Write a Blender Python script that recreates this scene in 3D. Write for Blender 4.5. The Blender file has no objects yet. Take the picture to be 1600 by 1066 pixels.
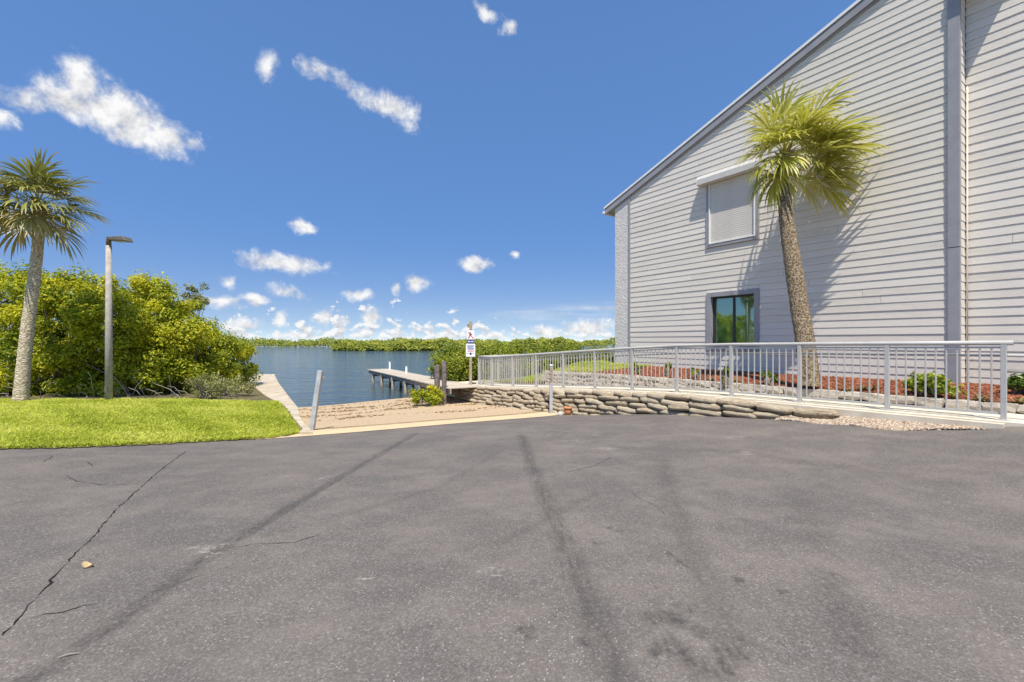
import bpy, bmesh, math, random
import numpy as np
from mathutils import Vector, Matrix
random.seed(7)
RNG = np.random.default_rng(7)
S = bpy.context.scene
COL = S.collection
R = math.radians

# ------------------------------------------------------------------ camera
EYE = 1.35
F = 711.0                                  # focal length in pixels of the 1600 px photograph
cd = bpy.data.cameras.new('camera'); cam = bpy.data.objects.new('camera', cd); COL.objects.link(cam)
cd.sensor_width = 36; cd.lens = 16.0; cd.clip_start = 0.05; cd.clip_end = 5000
cam.location = (0, 0, EYE); cam.rotation_euler = (R(90), 0, 0)
S.camera = cam

# ------------------------------------------------------------------ frames of the place
D = Vector((-.5604, .8283, 0)); NO = Vector((-.8283, -.5604, 0))     # along the house wall / out of it
SUNTRAVEL = (D * .42 - NO * .27 + Vector((0, 0, -1.0))).normalized()

# ------------------------------------------------------------------ world, sky and clouds
W = bpy.data.worlds.new('World'); S.world = W; W.use_nodes = True
nt = W.node_tree; nt.nodes.clear()
def wn(t, **k):
    n = nt.nodes.new(t)
    for a, b in k.items(): setattr(n, a, b)
    return n
def wmath(op, a, b=None, c=None, clamp=False):
    n = wn('ShaderNodeMath', operation=op, use_clamp=clamp)
    for i, v in enumerate((a, b, c)):
        if v is None: continue
        if isinstance(v, (int, float)): n.inputs[i].default_value = v
        else: nt.links.new(v, n.inputs[i])
    return n.outputs[0]
sp = -SUNTRAVEL
sky = wn('ShaderNodeTexSky', sky_type='NISHITA', sun_disc=False)
sky.sun_elevation = math.asin(sp.z); sky.sun_rotation = math.atan2(sp.x, sp.y)
sky.air_density = 1.0; sky.dust_density = .25; sky.ozone_density = 2.2; sky.altitude = 0
tc = wn('ShaderNodeTexCoord'); sx = wn('ShaderNodeSeparateXYZ'); nt.links.new(tc.outputs['Generated'], sx.inputs[0])
az = wmath('ARCTAN2', sx.outputs[0], sx.outputs[1])
el = wmath('ARCSINE', sx.outputs[2])
zc_ = wmath('MULTIPLY_ADD', wmath('POWER', wmath('MAXIMUM', sx.outputs[2], 0.0), .35), .6, .12)   # flatter, clearer sky than the raw model
skv = wn('ShaderNodeCombineXYZ'); nt.links.new(sx.outputs[0], skv.inputs[0]); nt.links.new(sx.outputs[1], skv.inputs[1]); nt.links.new(zc_, skv.inputs[2])
skn = wn('ShaderNodeVectorMath', operation='NORMALIZE'); nt.links.new(skv.outputs[0], skn.inputs[0]); nt.links.new(skn.outputs[0], sky.inputs[0])
skt = wn('ShaderNodeMix', data_type='RGBA', blend_type='MULTIPLY'); skt.inputs[0].default_value = 1; nt.links.new(sky.outputs[0], skt.inputs[6]); 
hzf = wmath('POWER', wmath('SUBTRACT', 1.0, wmath('DIVIDE', wmath('MAXIMUM', sx.outputs[2], 0.0), .32), clamp=True), 3.2)
tmx = wn('ShaderNodeMix', data_type='RGBA'); nt.links.new(hzf, tmx.inputs[0]); tmx.inputs[6].default_value = (.66, .86, 1.06, 1); tmx.inputs[7].default_value = (1.75, 1.4, 1.0, 1); nt.links.new(tmx.outputs[2], skt.inputs[7])
cq = wn('ShaderNodeCombineXYZ'); nt.links.new(az, cq.inputs[0]); nt.links.new(el, cq.inputs[1])
q = cq.outputs[0]
def wnoise(vec, scale, detail=6, rough=.6, dist=0):
    n = wn('ShaderNodeTexNoise'); n.inputs['Scale'].default_value = scale; n.inputs['Detail'].default_value = detail
    n.inputs['Roughness'].default_value = rough; n.inputs['Distortion'].default_value = dist
    nt.links.new(vec, n.inputs['Vector']); return n
wp = wnoise(q, 14, 5, .6)
vs = wn('ShaderNodeVectorMath', operation='MULTIPLY_ADD'); nt.links.new(wp.outputs['Color'], vs.inputs[0])
vs.inputs[1].default_value = (.055, .045, 0); nt.links.new(q, vs.inputs[2])
vo = wn('ShaderNodeVectorMath', operation='ADD'); nt.links.new(vs.outputs[0], vo.inputs[0]); vo.inputs[1].default_value = (-.0275, -.0225, 0)
qw = vo.outputs[0]
def cloud_dir(px, py):
    dx = (px - 800) / F
    return math.atan(dx), math.atan((533 - py) / F / math.hypot(1, dx))
BLOBS = [  # direction of the centre, half sizes (as seen in the photograph), tilt, thinness
    (200, 178, 108, 56, -18, 0), (128, 126, 54, 56, 10, 0), (110, 156, 84, 44, 0, 0), (165, 168, 80, 48, -10, 0), (38, 156, 60, 36, 8, .1), (262, 212, 80, 46, -12, 0), (205, 212, 70, 34, -14, .05), (8, 186, 40, 34, 0, .2), (300, 222, 44, 40, 0, .2),
    (420, 104, 48, 54, 30, .3), (492, 113, 54, 36, -12, .28), (552, 140, 76, 38, -24, .3), (624, 174, 80, 42, -10, .16),
    (757, 17, 40, 26, -20, .3), (791, 48, 40, 26, 0, .3),
    (448, 414, 92, 25, -2, 0), (742, 412, 42, 18, 0, .05), (656, 442, 35, 22, -10, .05), (618, 448, 20, 15, 0, .1), (560, 461, 34, 14, 0, .05),
    (448, 460, 44, 19, -15, .15), (357, 441, 24, 22, 0, .15), (340, 473, 62, 17, 0, .15), (397, 471, 42, 14, 0, .15), (468, 353, 44, 20, -10, .25),
    (10, 345, 66, 36, 0, .15), (806, 399, 18, 15, 0, .25), (508, 495, 27, 23, 25, .05), (584, 494, 29, 23, 20, .05), (434, 501, 25, 21, 0, .1), (541, 500, 17, 14, 0, .1),
    (915, 512, 75, 24, 8, .05), (850, 518, 50, 17, 0, .05), (380, 506, 60, 18, 0, .15),
]
acc = None
for px, py, rx, ry, tilt, thin in BLOBS:
    a, e = cloud_dir(px, py); a2, _ = cloud_dir(px + rx, py); _, e2 = cloud_dir(px, py - ry)
    m = wn('ShaderNodeMapping', vector_type='TEXTURE'); nt.links.new(qw, m.inputs[0])
    m.inputs['Location'].default_value = (a, e, 0); m.inputs['Rotation'].default_value = (0, 0, R(tilt))
    m.inputs['Scale'].default_value = (a2 - a, e2 - e, 1)
    l = wn('ShaderNodeVectorMath', operation='LENGTH'); nt.links.new(m.outputs[0], l.inputs[0])
    lv = wmath('ADD', l.outputs['Value'], thin) if thin else l.outputs['Value']
    acc = lv if acc is None else wmath('SMOOTH_MIN', acc, lv, .18)
mask = wmath('SUBTRACT', 1.0, acc)
n1 = wnoise(q, 20, 8, .64, .25)
up = wn('ShaderNodeVectorMath', operation='ADD'); nt.links.new(q, up.inputs[0]); up.inputs[1].default_value = (-.006, .02, 0)
n2 = wnoise(up.outputs[0], 20, 8, .64, .25)
dens = wmath('MULTIPLY_ADD', n1.outputs[0], 3.3, wmath('SUBTRACT', wmath('MULTIPLY', mask, 1.9), 2.0))
mr = wn('ShaderNodeMapRange', interpolation_type='SMOOTHSTEP'); nt.links.new(dens, mr.inputs[0])
mr.inputs[1].default_value = -.12; mr.inputs[2].default_value = 1.25
inmask = wn('ShaderNodeMapRange', interpolation_type='SMOOTHSTEP'); nt.links.new(mask, inmask.inputs[0])
inmask.inputs[1].default_value = -.3; inmask.inputs[2].default_value = .2
c1 = wmath('MULTIPLY', mr.outputs[0], inmask.outputs[0])
# bank of small cumulus all round the horizon
st = wn('ShaderNodeVectorMath', operation='MULTIPLY'); nt.links.new(q, st.inputs[0]); st.inputs[1].default_value = (1, 1.5, 1)
h1 = wnoise(st.outputs[0], 34, 6, .58, .2)
big = wnoise(q, 3.3, 2, .5)
lim = wmath('MULTIPLY_ADD', big.outputs[0], .13, -.018)
hh = wmath('DIVIDE', wmath('SUBTRACT', lim, el), .045)
hd = wmath('ADD', wmath('MULTIPLY', hh, .55), wmath('MULTIPLY_ADD', h1.outputs[0], 3.4, -1.86))
hr = wn('ShaderNodeMapRange', interpolation_type='SMOOTHSTEP'); nt.links.new(hd, hr.inputs[0]); hr.inputs[1].default_value = 0; hr.inputs[2].default_value = .35
hr.inputs[4].default_value = .92
upl = wn('ShaderNodeVectorMath', operation='ADD'); nt.links.new(st.outputs[0], upl.inputs[0]); upl.inputs[1].default_value = (-.005, .012, 0)
h2 = wnoise(upl.outputs[0], 34, 6, .58, .2)
hlo = wn('ShaderNodeMapRange', interpolation_type='SMOOTHSTEP'); nt.links.new(el, hlo.inputs[0]); hlo.inputs[1].default_value = -.004; hlo.inputs[2].default_value = .012
c2 = wmath('MULTIPLY', hr.outputs[0], hlo.outputs[0])
# thin streaks low over the right horizon
cs = wn('ShaderNodeVectorMath', operation='MULTIPLY'); nt.links.new(q, cs.inputs[0]); cs.inputs[1].default_value = (5, 60, 1)
s1 = wnoise(cs.outputs[0], 1.0, 5, .55)
a, e = cloud_dir(890, 487)
ms = wn('ShaderNodeMapping', vector_type='TEXTURE'); nt.links.new(q, ms.inputs[0]); ms.inputs['Location'].default_value = (a, e, 0); ms.inputs['Scale'].default_value = (.2, .02, 1); ms.inputs['Rotation'].default_value = (0, 0, R(3))
ls = wn('ShaderNodeVectorMath', operation='LENGTH'); nt.links.new(ms.outputs[0], ls.inputs[0])
c3 = wmath('MULTIPLY', wmath('SUBTRACT', 1.0, ls.outputs['Value'], clamp=True), wmath('MULTIPLY_ADD', s1.outputs[0], 4.0, -1.5, clamp=True), clamp=True)
c3 = wmath('MULTIPLY', c3, .75)
cov = wmath('MAXIMUM', wmath('MAXIMUM', c1, c2), c3, clamp=True)
lit1 = wmath('MULTIPLY_ADD', wmath('SUBTRACT', n1.outputs[0], n2.outputs[0]), 3.0, .68, clamp=True)
lit2 = wmath('MULTIPLY_ADD', wmath('SUBTRACT', h1.outputs[0], h2.outputs[0]), 4.2, .62, clamp=True)
lsel = wn('ShaderNodeMix', data_type='FLOAT'); nt.links.new(wmath('GREATER_THAN', c2, c1), lsel.inputs[0]); nt.links.new(lit1, lsel.inputs[2]); nt.links.new(lit2, lsel.inputs[3])
cc = wn('ShaderNodeMix', data_type='RGBA'); nt.links.new(lsel.outputs[0], cc.inputs[0])
cc.inputs[6].default_value = (2.9, 2.95, 3.2, 1); cc.inputs[7].default_value = (5.3, 5.3, 5.3, 1)
mx = wn('ShaderNodeMix', data_type='RGBA'); nt.links.new(cov, mx.inputs[0]); nt.links.new(skt.outputs[2], mx.inputs[6]); nt.links.new(cc.outputs[2], mx.inputs[7])
bg = wn('ShaderNodeBackground'); bg.inputs[1].default_value = .125; nt.links.new(mx.outputs[2], bg.inputs[0])
wo = wn('ShaderNodeOutputWorld'); nt.links.new(bg.outputs[0], wo.inputs[0])

# ------------------------------------------------------------------ sun and exposure
sl = bpy.data.lights.new('sun', 'SUN'); so = bpy.data.objects.new('sun', sl); COL.objects.link(so)
sl.energy = 4.3; sl.angle = R(.5); sl.color = (1, .94, .83)
so.rotation_euler = SUNTRAVEL.to_track_quat('-Z', 'Y').to_euler(); so.location = (0, -20, 40)
S.view_settings.view_transform = 'Standard'; S.view_settings.look = 'None'; S.view_settings.gamma = 1
S.view_settings.exposure = .55
S.render.engine = 'CYCLES'
S.cycles.max_bounces = 6; S.cycles.diffuse_bounces = 3; S.cycles.glossy_bounces = 3; S.cycles.transparent_max_bounces = 6

# ------------------------------------------------------------------ helpers
def tag(o, label=None, cat=None, group=None, kind=None):
    if label: o['label'] = label
    if cat: o['category'] = cat
    if group: o['group'] = group
    if kind: o['kind'] = kind
    return o
def wloc(o):
    v = Vector((0, 0, 0))
    while o: v += o.location; o = o.parent
    return v
def link(name, me, mat=None, parent=None, loc=(0, 0, 0), rot=None, scale=None):
    o = bpy.data.objects.new(name, me); COL.objects.link(o)
    if mat and me is not None and not me.materials: me.materials.append(mat)
    loc = Vector(loc)
    if parent: o.parent = parent; loc = loc - wloc(parent)
    o.location = loc
    if rot is not None: o.rotation_euler = rot
    if scale is not None: o.scale = scale
    return o
def empty(name, loc, label, cat, group=None):
    o = bpy.data.objects.new(name, None); COL.objects.link(o); o.location = loc; o.empty_display_size = .2
    return tag(o, label, cat, group)
def arr_mesh(name, V, Fc, smooth=False, attrs=None):
    """V Nx3 array, Fc MxK array of equal sized faces"""
    V = np.asarray(V, dtype=np.float32); Fc = np.asarray(Fc, dtype=np.int32)
    me = bpy.data.meshes.new(name); k = Fc.shape[1]
    me.vertices.add(len(V)); me.vertices.foreach_set('co', V.ravel())
    me.loops.add(Fc.size); me.loops.foreach_set('vertex_index', Fc.ravel())
    me.polygons.add(len(Fc)); me.polygons.foreach_set('loop_start', np.arange(0, Fc.size, k, dtype=np.int32))
    me.polygons.foreach_set('use_smooth', np.full(len(Fc), smooth))
    for an, av in (attrs or {}).items():
        at = me.attributes.new(an, 'FLOAT', 'POINT'); at.data.foreach_set('value', np.asarray(av, dtype=np.float32))
    me.update(calc_edges=True); me.validate()
    return me
def put(name, me, mat, parent=None):
    """link a mesh given in world coordinates with its origin at its base"""
    n = len(me.vertices); co = np.empty(n * 3, dtype=np.float32); me.vertices.foreach_get('co', co); co = co.reshape(-1, 3)
    c = np.array([(co[:, 0].min() + co[:, 0].max()) / 2, (co[:, 1].min() + co[:, 1].max()) / 2, co[:, 2].min()], dtype=np.float32)
    me.vertices.foreach_set('co', (co - c).ravel()); me.update()
    return link(name, me, mat, parent, Vector([float(x) for x in c]))
class MB:
    def __init__(s): s.v = []; s.f = []
    def add(s, vs, fs):
        b = len(s.v); s.v += [tuple(v) for v in vs]; s.f += [tuple(b + i for i in f) for f in fs]; return s
    def box(s, o, ax, ay, az):
        """corner o and three edge vectors"""
        o, ax, ay, az = Vector(o), Vector(ax), Vector(ay), Vector(az)
        p = [o, o + ax, o + ax + ay, o + ay]; p += [x + az for x in p]
        return s.add(p, [(3, 2, 1, 0), (4, 5, 6, 7), (0, 1, 5, 4), (1, 2, 6, 5), (2, 3, 7, 6), (3, 0, 4, 7)])
    def tube(s, pts, rad, n=10, cap=True):
        pts = [Vector(p) for p in pts]; rad = rad if hasattr(rad, '__len__') else [rad] * len(pts)
        b = len(s.v); ref = None
        for i, p in enumerate(pts):
            t = (pts[min(i + 1, len(pts) - 1)] - pts[max(i - 1, 0)]).normalized()
            if ref is None: ref = t.orthogonal().normalized()
            u = (ref - t * ref.dot(t)).normalized(); ref = u; w = t.cross(u)
            for j in range(n):
                a = 2 * math.pi * j / n; s.v.append(tuple(p + (u * math.cos(a) + w * math.sin(a)) * rad[i]))
        for i in range(len(pts) - 1):
            for j in range(n):
                k = (j + 1) % n; s.f.append((b + i * n + j, b + i * n + k, b + (i + 1) * n + k, b + (i + 1) * n + j))
        if cap:
            s.f.append(tuple(b + j for j in reversed(range(n)))); e = b + (len(pts) - 1) * n; s.f.append(tuple(e + j for j in range(n)))
        return s
    def mesh(s, name, smooth=False, bevel=0):
        me = bpy.data.meshes.new(name); me.from_pydata(s.v, [], s.f); me.update()
        if bevel:
            bm = bmesh.new(); bm.from_mesh(me); bmesh.ops.bevel(bm, geom=bm.edges[:], offset=bevel, segments=1, affect='EDGES', profile=.5); bm.to_mesh(me); bm.free()
        bm = bmesh.new(); bm.from_mesh(me); bmesh.ops.recalc_face_normals(bm, faces=bm.faces[:]); bm.to_mesh(me); bm.free()
        if smooth:
            for p in me.polygons: p.use_smooth = True
        return me
    def put(s, name, mat, parent=None, smooth=False, bevel=0): return put(name, s.mesh(name, smooth, bevel), mat, parent)

MATS = {}
def mat(name, c1, c2=None, scale=8, rough=.8, bump=0, bscale=None, c3=None, attr=None, spec=.3, detail=6, metallic=0, stretch=None, lo=.35, hi=.65, sub=0, bdist=.02):
    m = bpy.data.materials.new(name); m.use_nodes = True; t = m.node_tree; n = t.nodes; b = n['Principled BSDF']
    b.inputs['Roughness'].default_value = rough; b.inputs['Specular IOR Level'].default_value = spec; b.inputs['Metallic'].default_value = metallic
    tcx = n.new('ShaderNodeTexCoord'); vec = tcx.outputs['Object']
    if stretch:
        mp = n.new('ShaderNodeMapping'); mp.inputs['Scale'].default_value = stretch; t.links.new(vec, mp.inputs[0]); vec = mp.outputs[0]
    c2 = c2 or c1
    nz = n.new('ShaderNodeTexNoise'); nz.inputs['Scale'].default_value = scale; nz.inputs['Detail'].default_value = detail; nz.inputs['Roughness'].default_value = .62
    t.links.new(vec, nz.inputs['Vector'])
    rp = n.new('ShaderNodeValToRGB'); e = rp.color_ramp.elements
    e[0].position = lo; e[0].color = (*c1, 1); e[1].position = hi; e[1].color = (*c2, 1)
    t.links.new(nz.outputs[0], rp.inputs[0]); out = rp.outputs[0]
    if attr and c3:
        an = n.new('ShaderNodeAttribute'); an.attribute_name = attr
        mx = n.new('ShaderNodeMix'); mx.data_type = 'RGBA'; t.links.new(an.outputs['Fac'], mx.inputs[0]); t.links.new(out, mx.inputs[6]); mx.inputs[7].default_value = (*c3, 1); out = mx.outputs[2]
    elif c3:
        oi = n.new('ShaderNodeObjectInfo')
        mx = n.new('ShaderNodeMix'); mx.data_type = 'RGBA'; t.links.new(oi.outputs['Random'], mx.inputs[0]); t.links.new(out, mx.inputs[6]); mx.inputs[7].default_value = (*c3, 1); out = mx.outputs[2]
    t.links.new(out, b.inputs['Base Color'])
    if bump:
        bz = n.new('ShaderNodeTexNoise'); bz.inputs['Scale'].default_value = bscale or scale * 3; bz.inputs['Detail'].default_value = 6; t.links.new(vec, bz.inputs['Vector'])
        bp = n.new('ShaderNodeBump'); bp.inputs['Strength'].default_value = bump; bp.inputs['Distance'].default_value = bdist
        t.links.new(bz.outputs[0], bp.inputs['Height']); t.links.new(bp.outputs[0], b.inputs['Normal'])
    MATS[name] = m; return m
def leafmat(name, dark, mid, light, trans=.35, rough=.45):
    """leaf colour runs dark-mid-light over the per-leaf attribute 'tint'; light passes through the blade"""
    m = bpy.data.materials.new(name); m.use_nodes = True; t = m.node_tree; n = t.nodes; n.clear()
    an = n.new('ShaderNodeAttribute'); an.attribute_name = 'tint'
    rp = n.new('ShaderNodeValToRGB'); e = rp.color_ramp.elements
    e[0].position = 0; e[0].color = (*dark, 1); e[1].position = 1; e[1].color = (*light, 1); k = e.new(.5); k.color = (*mid, 1)
    t.links.new(an.outputs['Fac'], rp.inputs[0])
    b = n.new('ShaderNodeBsdfPrincipled'); b.inputs['Roughness'].default_value = rough; b.inputs['Specular IOR Level'].default_value = .35
    t.links.new(rp.outputs[0], b.inputs['Base Color'])
    tr = n.new('ShaderNodeBsdfTranslucent'); t.links.new(rp.outputs[0], tr.inputs[0])
    mx = n.new('ShaderNodeMixShader'); mx.inputs[0].default_value = trans; t.links.new(b.outputs[0], mx.inputs[1]); t.links.new(tr.outputs[0], mx.inputs[2])
    o = n.new('ShaderNodeOutputMaterial'); t.links.new(mx.outputs[0], o.inputs[0]); MATS[name] = m; return m

def ray(px, py): return np.array([(px - 800) / F, 1.0, -(py - 533) / F])
def at(px, py, z):                       # where the line of sight through a pixel meets height z
    r = ray(px, py); y = (z - EYE) / r[2]; return Vector((r[0] * y, y, z))
def aty(px, py, y): r = ray(px, py); return Vector((r[0] * y, y, EYE + r[2] * y))
class TPS:
    def __init__(s, P):
        P = np.array(P, float); s.p = P[:, :2]; n = len(P)
        d = np.linalg.norm(s.p[:, None] - s.p[None], axis=2); K = s.k(d) + np.eye(n) * .02
        Q = np.c_[np.ones(n), s.p]; A = np.block([[K, Q], [Q.T, np.zeros((3, 3))]])
        s.w = np.linalg.solve(A, np.r_[P[:, 2], 0, 0, 0])
    @staticmethod
    def k(d): return np.where(d > 1e-9, d * d * np.log(np.maximum(d, 1e-9)), 0)
    def __call__(s, x, y):
        x = np.asarray(x, float); y = np.asarray(y, float); sh = x.shape; X = np.c_[x.ravel(), y.ravel()]
        d = np.linalg.norm(X[:, None] - s.p[None], axis=2)
        return (s.k(d) @ s.w[:-3] + s.w[-3] + X @ s.w[-2:]).reshape(sh)
def hit(H, px, py):
    r = ray(px, py); y0, y1 = .5, 40
    ys = np.linspace(y0, y1, 4000); g = EYE + r[2] * ys - H(r[0] * ys, ys); i = int(np.argmax(g < 0)); 
    return Vector((r[0] * ys[i], ys[i], float(H(np.array([r[0] * ys[i]]), np.array([ys[i]]))[0])))

# railing line: post k stands at RP(k)
RD = Vector((-.7223, 1, 0)) * 1.05; RU = RD.normalized(); RN = Vector((RU.y, -RU.x, 0))      # RN points away from the lot, to the house
def RP(k, off=0, z=0): return Vector((6.85, 6.34, 0)) + RD * k + RN * off + Vector((0, 0, z))
def ramp_z(k):
    ks = [-3, 0, 1, 2, 3, 4, 5, 6, 7, 8, 9, 10, 12]; zs = [.26, .245, .227, .212, .196, .16, .085, .01, -.075, -.16, -.24, -.32, -.36]
    return float(np.interp(k, ks, zs))

# ------------------------------------------------------------------ ground surfaces
def base_pt(px, py, off):                # meets the vertical plane that runs 'off' from the railing line
    r = ray(px, py); n = np.array([RN.x, RN.y]); c = 6.85 * n[0] + 6.34 * n[1] + off
    y = c / (r[0] * n[0] + n[1]); return (r[0] * y, y, EYE + r[2] * y)
WB = [base_pt(*a) for a in ((910, 648, -.5), (1000, 647, -.5), (1100, 650, -.5), (1200, 655, -.5), (1290, 660, -.52), (1400, 672, -.62), (1500, 680, -.62))]
apr = [(-4.5, 8.42, -.46), (1.75, 12.8, -.68)]
CP = WB + apr + [(-1.4, 10.6, -.58), (0, 0, 0), (0, -6, .05), (-6, -4, .05), (6, -4, .1), (0, 3, -.01), (-4, 3, -.04), (4, 3, .03), (-7.06, 6.27, -.16), (-12, 5.5, -.12), (-18, 5, -.1),
     (-5.6, 7.2, -.33), (6.9, 6.1, .2), (9, 5, .26), (12, 4, .3), (18, 0, .3), (-2.05, 17.6, -.98), (-7.84, 16.75, -1.1), (-3.64, 20.3, -1.1), (-5.7, 18.5, -1.1), (-6.2, 11.8, -.76), (-9.5, 21, -1.42), (-5.2, 24, -1.45), (-7.3, 26, -1.7)]
H = TPS(CP)
LN = [hit(H, *p_) for p_ in ((-200, 709), (0, 703), (100, 701), (200, 697), (300, 692), (380, 688), (430, 685), (478, 677))]
LB = [at(0, 629, -.1), at(120, 628, -.1), at(220, 627, -.12), at(320, 627, -.2), at(400, 627, -.3), at(436, 627, -.34), at(457, 650, -.39)]
HL = TPS([tuple(p) for p in LN + LB] + [(-20, 6, -.1), (-20, 14, -.15), (-14, 18, -.3), (-9.5, 15.5, -.33), (-13, 24, -.45), (-20, 24, -.45)])

def stain_fields(X, Y):
    """old tyre marks, oil spots and worn patches on the asphalt, as distances to their own outlines"""
    n = len(X); dark = np.zeros(n); pale = np.zeros(n); P = np.c_[X, Y]
    def seg(a, b, w0, w1, s):
        a = np.array(a[:2]); b = np.array(b[:2]); ab = b - a; t = np.clip(((P - a) @ ab) / (ab @ ab), 0, 1)
        d = np.linalg.norm(P - a - t[:, None] * ab, axis=1); w = w0 + (w1 - w0) * t
        return s * np.clip(1.35 - d / w, 0, 1)
    def path(pts, w, s):
        h = [hit(H, *p) for p in pts]; out = np.zeros(n)
        for i in range(len(h) - 1): out = np.maximum(out, seg(h[i], h[i + 1], w, w, s))
        return out
    dark = np.maximum(dark, path([(650, 678), (560, 730), (440, 800), (330, 865), (230, 940), (90, 1040), (40, 1066)], .065, .85))
    dark = np.maximum(dark, path([(645, 682), (500, 768), (350, 860)], .035, .9))
    dark = np.maximum(dark, path([(815, 680), (832, 730), (860, 800), (905, 900), (960, 1050)], .085, .8))
    dark = np.maximum(dark, path([(1035, 720), (1050, 780), (1085, 860), (1140, 1000)], .1, .5))
    dark = np.maximum(dark, path([(780, 850), (850, 815), (930, 770)], .05, .5))
    dark = np.maximum(dark, path([(1290, 900), (1310, 940), (1335, 1010)], .1, .6))
    dark = np.maximum(dark, path([(1250, 780), (1275, 840)], .12, .35))
    dark = np.maximum(dark, path([(960, 700), (1150, 705), (1500, 760)], .16, .4))
    dark = np.maximum(dark, path([(560, 800), (690, 760), (790, 700)], .05, .3))
    rs = np.random.default_rng(3)
    for px, py, r in [(1050, 965, .09), (1038, 960, .05), (1070, 1038, .1), (1030, 1018, .05), (1080, 950, .04), (1135, 1030, .09), (1120, 1050, .06), (825, 985, .04), (930, 1000, .05), (945, 1030, .05), (1045, 1000, .03), (1060, 878, .025), (1072, 887, .025), (1155, 910, .035), (1170, 1003, .04), (1220, 925, .03), (950, 825, .03), (965, 830, .025), (935, 850, .03), (1047, 865, .03)]:
        h = hit(H, px, py)
        for j in range(4):
            c = np.array([h.x, h.y]) + rs.normal(0, r * .5, 2); d = np.linalg.norm((P - c) * [1, .8], axis=1); dark = np.maximum(dark, .95 * np.clip(1.6 - d / (r * .5), 0, 1))
    for px, py, r in [(325, 862, .07), (310, 868, .05), (500, 748, .04), (640, 690, .08), (900, 690, .12), (950, 700, .15), (870, 672, .12), (930, 678, .1), (860, 680, .06), (1130, 683, .1), (565, 908, .03), (1165, 710, .08), (765, 895, .04)]:
        h = hit(H, px, py)
        for j in range(5):
            c = np.array([h.x, h.y]) + rs.normal(0, r, 2); d = np.linalg.norm((P - c) * [.6, 1.6], axis=1); pale = np.maximum(pale, .8 * np.clip(1.3 - d / (r * .5), 0, 1))
    return np.clip(dark, 0, 1), np.clip(pale, 0, 1)

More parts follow.
